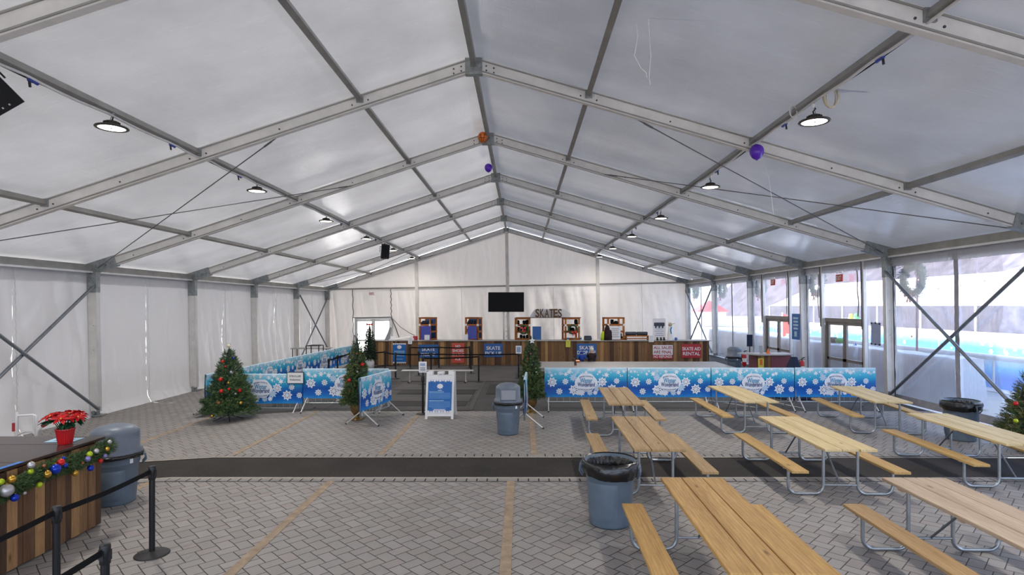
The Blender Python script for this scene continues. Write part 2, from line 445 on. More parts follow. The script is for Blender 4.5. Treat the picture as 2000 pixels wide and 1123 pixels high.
M['swhite'] = plain('sign_white', 'e6e2e4', .4, 0, .4, .03)
M['dred'] = plain('dark_red_ink', '9d2c38', .5)
M['navy'] = plain('navy_ink', '1d3d7d', .5)
M['teal'] = plain('teal_ink', '2d8cb8', .5)
M['yellow'] = plain('yellow_paper', 'd9d34a', .5)
M['exitr'] = plain('exit_red', 'c03b30', .5)
M['green1'] = plain('needles_dark', '3a5331', .6, 0, .3, .35, 5)
M['green2'] = plain('needles_light', '5d7445', .6, 0, .3, .35, 5)
M['green3'] = plain('needles_olive', '6b6b3c', .6, 0, .3, .3, 5)
M['green4'] = plain('needles_blackgreen', '26302b', .6, 0, .3, .35, 5)
M['wreathg'] = plain('wreath_green', '4b7060', .6, 0, .3, .3, 5)
M['trunk'] = plain('dark_trunk', '2a2019', .8, 0, .2, .3, 8)
M['gold'] = plain('gold_bauble', 'c79a3e', .25, .8, .5, .1)
M['silver'] = plain('silver_bauble', 'b9b6b6', .35, .6, .5, .15)
M['redb'] = plain('red_bauble', 'c71f1c', .22, .3, .5, .1)
M['blueb'] = plain('blue_bauble', '1238b0', .2, .4, .5, .1)
M['limeb'] = plain('lime_bauble', 'a9bd1e', .28, .3, .5, .1)
M['lilacb'] = plain('lilac_bauble', '8c86c4', .28, .3, .5, .1)
M['copperb'] = plain('copper_bauble', '9a5a3c', .28, .5, .5, .1)
M['urn'] = plain('bronze_urn', '7c6236', .35, .6, .5, .35, 10)
M['petal'] = plain('poinsettia_red', 'c21318', .5, 0, .3, .25, 14)
M['leaf'] = plain('poinsettia_leaf', '1f4a2d', .5, 0, .3, .25, 14)
M['potr'] = plain('red_pot', 'b5121a', .3, 0, .5, .1)
M['orange'] = plain('orange_balloon', 'd96a17', .3, 0, .5, .06)
M['purple'] = plain('purple_balloon', '5a24b4', .25, 0, .5, .06)
M['cordw'] = plain('white_cable', 'd6d3cf', .5, 0, .4, .06)
M['cordk'] = plain('black_cable', '29292b', .5, 0, .4, .1)
M['plugb'] = plain('blue_plug', '3a4b9c', .4, 0, .4, .1)
M['coil'] = plain('cream_cable', 'd3c7ae', .5, 0, .4, .06)
M['wire'] = plain('steel_wire', '6f6d6d', .5, .5, .5, .1)
M['bench_alu'] = plain('bench_aluminium', 'cfccc8', .35, .4, .5, .06, 4)
M['greybench'] = plain('grey_platform', 'a8a5a2', .42, .2, .4, .1, 3)
M['coat'] = plain('dark_brown_coat', '33272a', .85, 0, .2, .2, 8)
M['bluecoat'] = plain('blue_coat', '1c3f93', .7, 0, .2, .2, 8)
M['knit'] = plain('cream_knit_hat', 'd5cdc6', .9, 0, .2, .1, 40, .5)
M['skin'] = plain('skin', 'c79a80', .55, 0, .3, .05)
M['navyc'] = plain('navy_cloth', '1c2740', .7, 0, .3, .2, 4)
M['bannerg'] = grad_mat('banner_gradient', .33, 1.10, [(0, '1f8fd6'), (.14, '0a66c2'), (.32, '0650aa'), (.5, '0a70ba'), (.64, '1f9fcb'), (.8, '4fbcd9'), (.92, '8fd0e4'), (1, 'c4e0ee')])
M['flake'] = plain('printed_flake', 'e8ecf3', .45, 0, .4, .05)
M['flakeb'] = plain('printed_pale_flake', 'b6d0e6', .45, 0, .4, .08)
M['cone'] = plain('orange_cone', 'e06a1c', .5)
M['extred'] = plain('extinguisher_red', 'b21f24', .3, 0, .5, .06)
M['maroon'] = plain('maroon_panel', '7a444c', .5, 0, .4, .1)
M['beige'] = plain('beige_tub', 'b3a68f', .6, 0, .3, .15)
M['hiviz'] = plain('yellow_hiviz', 'bfd52e', .7)
M['redx'] = plain('red_outside', 'c8382f', .6)
M['greenx'] = plain('green_plastic', '2f9a48', .5)
M['yellowx'] = plain('yellow_plastic', 'e0c928', .5)
M['blackf'] = plain('black_felt', '17171a', .9, 0, .2, .3, 10)
M['board'] = plain('grey_board', '8f9093', .5)
M['brownw'] = plain('brown_wood_figure', '5d4a3c', .8, 0, .2, .4, 12, .4)
M['acryl'] = plain('blue_grey_sheet', '98a2c0', .35, 0, .4, .1, 3)
SUN, SKY, EXPO = 44, 4.8, 0.0
# ================================================================ THE SETTING
HWX, PITCH, ZR = 11.42, 0.3096, 7.93
def Zm(X): return ZR - PITCH * abs(X)
FY = [-3.4, 1.6, 6.6, 11.6, 16.6, 21.6, 26.6, 31.6, 36.6]

# ---- floor: one surface, herringbone pavers near, asphalt beyond
XS = [-13.2, -12.2, -10.5, -9, -7.5, -6.4, -5.6, -3, 0, 3, 6, 9, 10.75]
def floor_part(name, y0, y1, mats, dz=0.0, x0=None, x1=None, label=None):
    xs = [x for x in XS if (x0 is None or x > x0) and (x1 is None or x < x1)]
    if x0 is not None: xs = [x0] + xs
    if x1 is not None: xs = xs + [x1]
    b = MB(); vs = []
    for x in xs:
        for y in (y0, y1): vs.append((x, y, floor_z(x) + dz))
    b.add(vs, [(2 * i, 2 * i + 2, 2 * i + 3, 2 * i + 1) for i in range(len(xs) - 1)])
    return struct(b, name, mats, None, label, 'floor' if label else None)
floor_part('floor', -9, 9.30, M['paver'], 0, None, None, 'grey herringbone paver floor in front of the dark asphalt band')
floor_part('floor.001', 9.30, 10.50, M['strip_asph'], -.004, None, None, 'dark asphalt band running across the paver floor')
floor_part('floor.002', 10.50, 15.15, M['paver'], 0, None, None, 'grey herringbone paver floor behind the dark asphalt band')
floor_part('floor.004', 15.15, 37.2, M['paver'], 0, None, -8.6, 'grey paver floor along the foot of the left wall behind the banners')
floor_part('floor.003', 15.15, 37.2, M['asph'], -.004, -8.6, None, 'dark asphalt floor behind the paver area')
def edge_row(y0, y1, name, label):
    xs = [-12.1 + .163 * i for i in range(139)]
    b = MB()
    for x in xs:
        x2 = x + .163 - .022
        if x2 > 10.6: break
        b.box(((x + x2) / 2, (y0 + y1) / 2, floor_z(x + .08) + .001), (x2 - x, y1 - y0, .012), 0)
    b.add([(x, y, floor_z(x) + .003) for x in XS for y in (y0 - .015, y1 + .015)], [(2 * i, 2 * i + 2, 2 * i + 3, 2 * i + 1) for i in range(len(XS) - 1)], 1)
    struct(b, name, [M['soldier'], M['strip_asph']], None, label, 'floor')
edge_row(9.08, 9.215, 'floor_trim', 'row of straight edge pavers in front of the asphalt band')
edge_row(10.58, 10.73, 'floor_trim.001', 'row of straight edge pavers behind the asphalt band')
floor_part('trim_1', 9.22, 9.295, M['kerb'], .005, None, 5.5, 'pale concrete edge in front of the asphalt band')
floor_part('trim_2', 10.50, 10.57, M['kerb'], .005, None, 5.5, 'pale concrete edge behind the asphalt band')
ti = 3
for (x, y0, y1, w) in [(-5.83, 5.2, 9.22, .12), (-2.99, 4, 9.22, .12), (-.165, 4, 9.22, .12), (-8.1, 10.57, 15.15, .11), (-5.33, 10.57, 15.15, .11), (-2.6, 10.57, 15.15, .11), (.245, 10.57, 15.15, .12)]:
    b = MB(); n_ = int((y1 - y0) / .6); z = floor_z(x) + .004
    for i in range(n_):
        a = y0 + (y1 - y0) * i / n_; c = y0 + (y1 - y0) * (i + 1) / n_ - .004
        b.add([(x - w / 2, a, z), (x + w / 2, a, z), (x + w / 2, c, z), (x - w / 2, c, z)], [(0, 1, 2, 3)])
    struct(b, 'trim_%d' % ti, [M['tan']], None, 'tan paver line across the pavers, %s' % ['left of the wooden counter end', 'running to the lower left in front of the asphalt band', 'running straight down the middle in front of the asphalt band', 'by the decorated tree behind the asphalt band', 'left of the short banner behind the asphalt band', 'leading to the sandwich board', 'leading to the dome bin and right potted tree'][ti - 3], 'floor'); ti += 1
# bright outside ground
b = MB(); b.add([(10.75, -15, -.03), (130, -15, -.03), (130, 160, -.03), (10.75, 160, -.03)], [(0, 1, 2, 3)])
struct(b, 'ground_outside', [M['out']], None, 'sunlit pale paving outside the clear wall', 'ground')
b = MB(); b.add([(-90, -40, -.6), (10.75, -40, -.6), (10.75, 160, -.6), (-90, 160, -.6)], [(0, 1, 2, 3)])
struct(b, 'ground_outside.001', [M['out']], None, 'pale ground around the tent behind the white walls', 'ground')

# ---- ceiling membrane: left slope and right slope
def ceiling(side, name, label):
    b = MB()
    for i in range(len(FY) - 1):
        y0, y1 = FY[i], FY[i + 1]
        def fn(u, v, y0=y0, y1=y1, sd=side, i=i):
            X = sd * (v * 11.62); y = y0 + (y1 - y0) * u
            sag = -.05 * math.sin(PI * u) * math.sin(PI * min(1, v * 1.02)) ** .5 if 0 < v < 1 else 0
            w = noise.noise(Vector((y * .7, X * .5, 3 + i))) * .03 * math.sin(PI * u)
            return TW(X, y, Zm(X) + .02 + sag + w)
        b.grid(fn, 24, 40)
    def flap(u, v): return TW(side * 11.62, FY[0] - .1 + (FY[-1] - FY[0] + .4) * u, Zm(11.62) + .03 - .5 * v)
    b.grid(flap, 8, 2)
    for ya, yb in ((FY[-1], FY[-1] + .3), (FY[0] - .2, FY[0])): b.grid(lambda u, v: TW(side * 11.62 * v, ya + (yb - ya) * u, Zm(11.62 * v) + .02), 1, 2)
    return struct(b, name, [M['ceil']], None, label, 'ceiling')
ceiling(-1, 'ceiling', 'left slope of the white tent roof')
ceiling(1, 'ceiling.001', 'right slope of the white tent roof')

# ---- aluminium frames: roof beams, columns, brackets, purlins
ORD = ['at the open end', 'overhead', 'nearest in view', 'second in view', 'third in view', 'fourth in view', 'fifth in view', 'sixth in view', 'against the back wall']
for i, y in enumerate(FY):
    for sd, sn in ((-1, 'left'), (1, 'right')):
        # rafter
        b = MB(); h = .27
        A = TW(0, y, Zm(0) - .015 - h / 2); E = TW(sd * 11.35, y, Zm(11.35) - .015 - h / 2)
        up = (TW(-sd * PITCH, y, 1) - TW(0, y, 0))
        b.beam(A, E, .11, h, 0, up)
        upn = Vector(up).normalized()
        for k in (-1, 1): b.beam(A + upn * (k * (h / 2 - .012)), E + upn * (k * (h / 2 - .012)), .145, .024, 1, up)
        pn = Vector((0, -.056, 0))
        for X_ in (.25, .4, 2.12, 2.44, 3.9, 5.37, 5.7, 7.1, 8.44, 8.76, 10.2):
            for dz in ((-.06, .03) if X_ in (.25, .4) else (-.02,)):
                p = TW(sd * X_, y, Zm(X_) - .155 + dz) + pn; b.tube([p, p + Vector((0, -.012, 0))], .017, 6, 2)
        o = struct(b, 'roof_beam', [M['alu'], M['alud'], M['ink']], None, '%s slope aluminium roof beam, %s' % (sn, ORD[i]), 'roof beam')
        # eave bracket
        g = MB()
        e0 = TW(sd * 11.42, y, 4.22)
        a1 = TW(sd * 10.72, y, Zm(10.72) - .16); a2 = TW(sd * 11.5, y, Zm(11.5) - .15)
        g.beam(a1, a2, .165, .31, 0, up)
        g.beam(TW(sd * 11.42, y, 3.55), TW(sd * 11.42, y, 4.32), .30, .165, 0, (0, 1, 0))
        for (bx, bz) in ((11.42, 3.7), (11.42, 3.95), (11.3, 4.2), (11.0, 4.33), (10.85, 4.38)):
            p = TW(sd * bx, y - .09, bz); g.tube([p, p + Vector((0, -.03, 0))], .025, 6)
        g.beam(TW(sd * 11.42, y, 4.1), TW(sd * 11.42, y, 4.36), .32, .2, 0, (0, 1, 0))
        if sd > 0: g.beam(TW(0, y, 7.57), TW(0, y, 7.90), .34, .135, 0, (0, 1, 0))
        struct(g, 'beam_bracket', [M['gal']], o)
        # column
        c = MB()
        zb = .02
        c.beam(TW(sd * 11.42, y, zb + .12), TW(sd * 11.42, y, 3.75), .28, .12, 0, (0, 1, 0))
        for k in (-1, 1):
            c.beam(TW(sd * 11.42 + k * .135, y, zb + .12), TW(sd * 11.42 + k * .135, y, 3.75), .02, .145, 1, (0, 1, 0))
        c.box(TW(sd * 11.42, y, zb + .02), (.45, .32, .03), 2)
        c.tube([TW(sd * 11.42, y - .1, zb + .09), TW(sd * 11.42, y + .1, zb + .09)], .06, 10, 2)
        c.box(TW(sd * 11.42, y, zb + .07), (.2, .1, .12), 2)
        for zz in (1.9, 2.6):
            p = TW(sd * 11.38, y - .062, zz); c.tube([p, p + Vector((0, -.006, 0))], .014, 6, 2)
        struct(c, 'column', [M['alu'], M['alul'], M['gal']], None, '%s side aluminium column, %s' % (sn, ORD[i]), 'column')
PX = [0, 2.28, 5.53, 8.6]
def purlin(X, nm, label):
    b = MB()
    zc = Zm(X) - (.10 if X else .13)
    for i in range(len(FY) - 1):
        up = (TW((-1 if X > 0 else 1) * -PITCH * (1 if X else 0), 0, 1) - TW(0, 0, 0))
        a = TW(X, FY[i] + .07, zc); c = TW(X, FY[i + 1] - .07, zc)
        b.beam(a, c, .10, .10 if X else .15, 0, up)
        for p in (a, c):
            b.box(p, (.14, .05, .16), 1)
    struct(b, nm, [M['alud'], M['gal']], None, label, 'roof beam')
purlin(0, 'ridge_beam', 'ridge tube along the middle of the tent roof')
for k, (X, t) in enumerate([(-2.28, 'upper tube of the left roof slope'), (-5.53, 'middle tube of the left roof slope, carrying lamps'), (-8.6, 'lower tube of the left roof slope'),
                            (2.28, 'upper tube of the right roof slope'), (5.53, 'middle tube of the right roof slope, carrying lamps'), (8.6, 'lower tube of the right roof slope')]):
    purlin(X, 'purlin_beam', t)
for sd, sn in ((-1, 'left'), (1, 'right')):
    b = MB()
    for i in range(len(FY) - 1):
        b.beam(TW(sd * 11.42, FY[i] + .07, 4.24), TW(sd * 11.42, FY[i + 1] - .07, 4.24), .14, .2, 0, (0, 0, 1))
        b.beam(TW(sd * 11.35, FY[i] + .07, 4.13), TW(sd * 11.35, FY[i + 1] - .07, 4.13), .03, .05, 1, (0, 0, 1))
    struct(b, 'eave_beam', [M['alud'], M['alul']], None, 'eave tube along the top of the %s wall' % sn, 'roof beam')

# ---- left wall: fabric panels, laced in the middle of each bay
def wrinkle(y, z, seed, amp):
    w = noise.noise(Vector((y * .9, z * .35, seed))) * .07
    w += noise.noise(Vector((y * 3.2 + z * .8, z * .7, seed + 9))) * .022
    w += abs(noise.noise(Vector((y * 2.0 - z * 1.3, z * .5 + y * .4, seed + 4)))) * .05 * (1 - z / 4.4)
    w += noise.noise(Vector((y * 1.0, z * 5, seed + 14))) * .008
    w += (abs(noise.noise(Vector((y * 1.7 + z * .25, z * .16, seed + 31)))) ** .6 - .5) * .09
    return w * amp
AMP = [1, 1, 1, 1.5, .7, 1.7, 1.9, 1.1]
b = MB(); lac = MB()
for i in range(len(FY) - 1):
    y0, y1 = FY[i], FY[i + 1]; ym = (y0 + y1) / 2; am = AMP[i]
    for half in (0, 1):
        def fn(u, v, half=half, i=i, y0=y0, y1=y1, ym=ym, am=am):
            z = -.06 + v * 4.27
            gap = max(0.0, noise.noise(Vector((i * 3.1, z * 4.4, 5))) - .16) * .05 + max(0, noise.noise(Vector((i * 3.1, z * 11, 8)))) * .02
            gap = min(gap, .02)
            gap *= (1.0 if z < 3.2 else .3) * (0.5 + .5 * (z < 2.4))
            ya, yb = (y0 + .06, ym - gap * .5) if half == 0 else (ym + gap * .5, y1 - .06)
            y = ya + (yb - ya) * u
            ed = min(1, min(y - y0, y1 - y) * 3) * min(1, (4.14 - z) * 1.5 + .15)
            w = wrinkle(y, z, i * 2.7, am) * ed
            if z < .25: w += (.25 - z) * .5
            return TW(-11.53 + w, y, z)
        b.grid(fn, 34, 46)
    pts = []
    for k in range(45):
        z = .06 + k * .0915; pts.append(TW(-11.47 + .01 * (k % 2), ym + (.009 if k % 2 else -.009), z))
    lac.tube(pts, .009, 5)
wl = struct(b, 'wall_left', [M['wall']], None, 'white vinyl wall along the left side, hung between the columns', 'wall')
struct(lac, 'lacing', [M['cordw']], wl)

# ---- back wall: gable triangle, lower panels, posts, crossbar
YB = 36.6
b = MB()
posts = [-11.42, -5.72, 0.02, 5.72, 11.42]
def back_panel(x0, x1, z0, z1, seed, am, nu=46, nv=40, holes=False):
    def fn(u, v):
        X = x0 + (x1 - x0) * u; Z = z0 + (z1 - z0) * v
        ed = min(1, min(X - x0, x1 - X) * 3) * min(1, (z1 - Z) * 1.6 + .1)
        w = wrinkle(X * 1.2, Z, seed, am) * ed
        return TW(X, YB + .1 - w, Z)
    b.grid(fn, nu, nv)
back_panel(-11.5, -9.78, .01, 4.22, 2.1, .8); back_panel(-9.78, -7.36, 2.42, 4.22, 5.3, .3); back_panel(-7.36, -5.72, .01, 4.22, 8.8, .5)
back_panel(-5.72, .02, .01, 4.22, 3.3, 1.2); back_panel(.02, 5.72, .01, 4.22, 12.3, 2.0); back_panel(5.72, 11.5, .01, 4.22, 22.3, .8)
def tri(u, v):
    X = -11.5 + 23 * u; Z = 4.22 + (Zm(X) - 4.22) * v
    return TW(X, YB + .1 - noise.noise(Vector((X * 5, Z * .2, 3))) * .025 * math.sin(PI * min(1, v + .05)), Z)
b.grid(tri, 150, 16)
wb = struct(b, 'wall_back', [M['wallb']], None, 'white vinyl gable wall behind the skate counter', 'wall')
t = MB()
for X in posts[1:-1]:
    t.beam(TW(X, YB - .05, .0), TW(X, YB - .05, Zm(X) - .28), .2, .13, 0, (0, 1, 0))
t.beam(TW(-11.4, YB - .02, 4.22), TW(11.4, YB - .02, 4.22), .06, .1, 1)
struct(t, 'column.100', [M['alu'], M['alud']], None, 'gable posts and crossbar of the back wall', 'column')
fb = MB()
fb.add([TW(-11.6, -3.5, 4.2), TW(11.6, -3.5, 4.2), TW(11.6, -3.5, Zm(11.6)), TW(0, -3.5, ZR), TW(-11.6, -3.5, Zm(11.6))], [(0, 1, 2, 3, 4)])
fw = MB(); fw.quad(TW(-11.5, -3.5, 0), TW(11.5, -3.5, 0), TW(11.5, -3.5, 4.2), TW(-11.5, -3.5, 4.2)); struct(fw, 'window_20', [M['vinyl']], None, 'unseen clear vinyl wall behind the camera, added for frontal light', 'window')  # unseen panel, made clear to let frontal light in
struct(fb, 'wall_front_added', [M['wallb']], None, 'unseen white vinyl gable wall behind the camera, added to cut frontal light', 'wall')  # unseen gable, added to hold back light from the camera end
# dark seams where the back wall panels meet
s_ = MB()
for X, z0, z1 in ((-9.78, .2, 4.2), (-7.36, 2.3, 4.2), (-2.9, 0.5, 4.1), (2.9, .5, 4.1), (8.5, .5, 4.15)):
    s_.tube([TW(X + (.02 if X < -7 else .006) * math.sin(k * .8), YB - .02, z0 + (z1 - z0) * k / 40) for k in range(41)], .026 if X < -7 else .007, 6)
s_.tube([TW(-7.36, YB - .03, 2.35), TW(-7.1, YB - .03, 1.7), TW(-6.9, YB - .04, 1.1)], .035, 6)
s_.tube([TW(-7.3, YB - .03, 2.3), TW(-6.8, YB - .04, 1.75), TW(-6.2, YB - .04, 1.35), TW(-5.9, YB - .04, 1.2)], .02, 6)
s_.beam(TW(-9.78, YB - .02, 2.40), TW(-7.36, YB - .02, 2.40), .03, .05)
struct(s_, 'seam', [M['keder']], wb)

# ---- doors
def door(name, org, ux, w, h, label, mats, n=2, bar=.95):
    """double glazed door: org at one jamb's foot, ux along the opening"""
    ux = Vector(ux).normalized(); nz = Vector((-ux.y, ux.x, 0))
    def bar_(b, u0, z0, u1, z1, t, d, mt=0):
        p0 = org + ux * u0 + Vector((0, 0, z0)); p1 = org + ux * u1 + Vector((0, 0, z1))
        b.beam(p0, p1, t, d, mt, nz)
    root = MB()
    bar_(root, .04, 0, .04, h, .09, .12); bar_(root, w - .04, 0, w - .04, h, .09, .12); bar_(root, 0, h - .06, w, h - .06, .13, .14)
    o = struct(root, name, [mats], None, label, 'door')
    for k in range(n):
        a = .09 + k * (w - .18) / n; c = a + (w - .18) / n - .01
        lf = MB()
        for u in (a + .05, c - .05): bar_(lf, u, .05, u, h - .125, .10, .06)
        bar_(lf, a, .12, c, .12, .16, .05); bar_(lf, a, h - .18, c, h - .18, .10, .05); bar_(lf, a, bar, c, bar, .09, .06)
        lo = struct(lf, 'door_leaf', [mats], o)
        gp = MB()
        p = [org + ux * (a + .08) + Vector((0, 0, .2)), org + ux * (c - .08) + Vector((0, 0, .2)), org + ux * (c - .08) + Vector((0, 0, h - .22)), org + ux * (a + .08) + Vector((0, 0, h - .22))]
        gp.quad(*p)
        struct(gp, 'pane', [M['glass']], lo)
    return o
door('door_1', TW(-9.76, YB + .05, 0), (1, .0, .02), 2.40, 2.38, 'pale framed glass double door in the back wall under the exit sign', M['alul'])
XR = 11.50  # clear wall line in tent coordinates
d2 = door('door_2', TW(XR, 17.92, -.02), (0, 1, 0), 2.34, 2.33, 'grey framed glass double door in the clear wall, the nearer of two', M['bronze'])
d3 = door('door_3', TW(XR, 22.84, -.02), (0, 1, 0), 2.34, 2.33, 'grey framed glass double door in the clear wall, the farther of two', M['bronze'])
dj = MB()
for y in (17.86, 20.34, 22.78, 25.26):
    dj.beam(TW(XR - .05, y, 0), TW(XR - .05, y, 4.15), .09, .09, 0, (0, 1, 0))
    dj.beam(TW(XR - .11, y + .05, 2.0), TW(XR - .11, y + .05, 4.1), .02, .03, 1, (0, 1, 0))
struct(dj, 'column.101', [M['alul'], M['keder']], None, 'thin door posts from floor to eave beside the glass doors', 'column')

# ---- right wall: clear vinyl bays
DOORS = {4: (17.86, 20.34), 5: (22.78, 25.26)}
WN = 1
for i in range(len(FY) - 1):
    y0, y1 = FY[i], FY[i + 1]; ym = (y0 + y1) / 2
    b = MB()
    def pane(ya, yb, z0, z1, seed, nu=20, nv=24):
        def fn(u, v):
            y = ya + (yb - ya) * u; z = z0 + (z1 - z0) * v
            w = noise.noise(Vector((y * 1.5, z * .5, seed))) * .02
            return TW(XR + w * min(1, 6 * u * (1 - u) + .05), y, z)
        b.grid(fn, nu, nv)
    if i in DOORS:
        a, c = DOORS[i]
        pane(y0 + .06, a, .02, 4.12, i); pane(a, c, 2.34, 4.12, i + .4); pane(c, y1 - .06, .02, 4.12, i + .8)
        seams = [(a + .35, 2.4, 4.0), (c + .3, 2.3, 4.0)] if i == 4 else [(a + .35, 2.4, 4.0), (c + .3, 2.0, 4.0)]
        seams = [(a + .45, 2.38, 3.95), (c - .35, 2.5, 3.95)] if False else seams
    else:
        pane(y0 + .06, ym, .02, 4.12, i); pane(ym, y1 - .06, .02, 4.12, i + .5)
        seams = [(ym, .05, 4.0)]
    o = struct(b, 'window_%d' % WN, [M['vinyl']], None, 'clear vinyl wall panel, bay %s of the right side' % ['at the open end', 'beside the camera', 'just out of frame', 'with the nearest crossed tubes', 'with the nearer glass door', 'with the farther glass door', 'beyond the doors', 'in the far corner'][i], 'window'); WN += 1
    vb = MB()
    def fv(u, v):
        y = y0 + .06 + (y1 - y0 - .12) * u
        drop = .30 + .04 * noise.noise(Vector((y * 7, 0, i))) + .02 * noise.noise(Vector((y * 25, 1, i)))
        return TW(XR - .06 - .02 * noise.noise(Vector((y * 5, v * 2, i))), y, 4.16 - drop * v)
    vb.grid(fv, 70, 4)
    struct(vb, 'valance', [M['valance']], o)
    sb = MB()
    for (ys, z0, z1) in seams:
        wd = .075 if i not in DOORS else .035
        def fs(u, v, ys=ys, z0=z0, z1=z1, wd=wd):
            z = z0 + (z1 - z0) * v
            k = 1 if i not in DOORS else 3
            off = (.03 * noise.noise(Vector((ys, z * 1.6, 2))) * k)
            e = wd * (1 + .25 * noise.noise(Vector((ys, z * 6, u * 9))))
            return TW(XR - .035, ys + off + (u - .5) * 2 * e, z)
        sb.grid(fs, 2, 50)
    struct(sb, 'seam_strip', [M['strip']], o)
    eb = MB()
    for ys, sg in ((y0 + .07, 1), (y1 - .07, -1)):
        def fe(u, v, ys=ys, sg=sg):
            z = .05 + 4.0 * v
            return TW(XR - .03, ys + sg * u * .07 * (1 + .35 * noise.noise(Vector((ys, z * 5, 3)))), z)
        eb.grid(fe, 1, 60)
    struct(eb, 'edge_strip', [M['keder']], o)
    if i == 3:
        kb = MB(); kb.box(TW(XR + .01, ym, .12), (.03, 4.8, .2)); struct(kb, 'skirt', [M['strip']], o)

# ---- crossed tubes in the wall bays, roof cables
def xbrace(sd, y0, y1, label, r=.042):
    o = thing('cross_brace', label, 'brace', TW(sd * 11.2, (y0 + y1) / 2, 0.0))
    for k, (za, zb) in enumerate(((.22, 3.72), (3.72, .22))):
        b = MB(); off = .05 * (1 if k else -1)
        pa = TW(sd * 11.28 + off * .8, y0 + .12, za); pb = TW(sd * 11.28 + off * .8, y1 - .12, zb)
        b.tube([pa - o.location, pb - o.location], r, 12)
        for p in (pa, pb): b.box(p - o.location, (.03, .12, .14), 1)
        b.build('tube', [M['brace'], M['gal']], o)
xbrace(-1, 11.6, 16.6, 'crossed grey tubes on the left wall beside the poinsettia')
xbrace(1, 11.6, 16.6, 'crossed grey tubes in front of the near clear wall panel')
xbrace(-1, 31.6, 36.6, 'crossed grey tubes in the far left corner')
xbrace(1, 31.6, 36.6, 'crossed grey tubes in the far right corner')
def cable(a, bb, label):
    o = MB(); o.tube([a, bb], .012, 6); m = (bb - a).normalized()
    o.tube([a + m * .15, a + m * .4], .02, 6); o.tube([bb - m * .4, bb - m * .15], .02, 6)
    tag(o.build('tension_cable', [M['wire']]), label, 'cable')
def eav(sd, y): return TW(sd * 11.2, y, Zm(11.2) - .22)
def raf(X, y): return TW(X, y, Zm(X) - .27)
cable(eav(-1, 16.5), raf(-4.05, 11.7), 'thin steel roof cable rising from the second left column to the nearest full roof beam')
cable(eav(-1, 11.7), raf(-3.9, 16.5), 'thin steel roof cable rising from the near left eave, crossing another')
cable(eav(1, 16.5), raf(3.3, 11.7), 'thin steel roof cable running down to the second right column')
cable(eav(1, 11.7), raf(3.3, 16.5), 'thin steel roof cable running down to the right edge of the photo')
for sd, sn in ((-1, 'left'), (1, 'right')):
    cable(eav(sd, 36.5), raf(sd * 4.5, 31.7), 'thin steel roof cable near the back wall on the %s, rising from the corner' % sn)
    cable(eav(sd, 31.7), raf(sd * 4.5, 36.5), 'thin steel roof cable near the back wall on the %s, falling to the sixth beam' % sn)
# ================================================================ LAMPS
def make_lamp():
    o = thing('high_bay_lamp', '', 'lamp', (0, 0, 0))
    b = MB(); b.lathe([(.0, .10), (.085, .10), (.10, .085), (.105, .045), (.115, .03)], 24)
    for k in range(16):
        a = k * PI / 8; b.box((.1 * math.cos(a), .1 * math.sin(a), .06), (.03, .006, .06), 0, Matrix.Rotation(a, 3, 'Z'))
    b.build('housing', [M['lampb']], o)
    b = MB(); b.lathe([(.11, .045), (.17, .035), (.225, .015), (.235, .0), (.225, -.012), (.19, -.012), (.185, -.004)], 32)
    b.build('rim', [M['lampb']], o)
    b = MB(); b.lathe([(.0, -.004), (.186, -.004)], 32); b.add([(.03 * math.cos(k * PI / 4), .03 * math.sin(k * PI / 4), -.008) for k in range(8)], [tuple(range(8))[::-1]], 1)
    b.build('lens', [M['lens'], M['lampb']], o)
    b = MB(); b.tube([(0, 0, .10), (.02, 0, .16), (-.015, .01, .2), (.01, 0, .24), (.0, 0, .31)], .012, 6)
    b.tube([(-.03, 0, .10), (0, 0, .2), (.03, 0, .10)], .006, 5, 1)
    b.box((.015, 0, .25), (.035, .03, .07), 2)
    b.build('hanger', [M['cordk'], M['wire'], M['whitep']], o)
    return o
LAMP = make_lamp(); LAMP_W = 85.0
li = 0
for sd, sn in ((-1, 'left'), (1, 'right')):
    for k, d in enumerate((9.1, 14.1, 19.1, 24.1, 29.1, 34.1, 4.1, -.9)):  # last two of each row are unseen, added for their light
        p = Vector(((-6.44 if sd < 0 else 4.61), d, 5.555 if sd < 0 else 5.65))
        lab = 'round LED lamp on the %s roof tube, %s' % (sn, ['nearest the camera of its row', 'second of its row, over the tables' if sd > 0 else 'second of its row, beside the crossing cable', 'third of its row', 'fourth of its row', 'fifth of its row', 'last of its row, by the back wall', 'unseen overhead, added for light', 'unseen behind the camera, added for light'][k])
        if li == 0: o = LAMP; o.location = p; o['label'] = lab; o['group'] = 'lamps under the roof'
        else: o = dup(LAMP, p, R.uniform(0, 6), lab, 'lamps under the roof')
        li += 1
        ld = bpy.data.lights.new('lamp_light', 'AREA'); ld.shape = 'DISK'; ld.size = .3; ld.energy = LAMP_W; ld.color = (1.0, .955, .89); ld.spread = PI * .95
        lo = bpy.data.objects.new('lamp_light', ld); C.objects.link(lo); lo.location = p + Vector((0, 0, -.03))

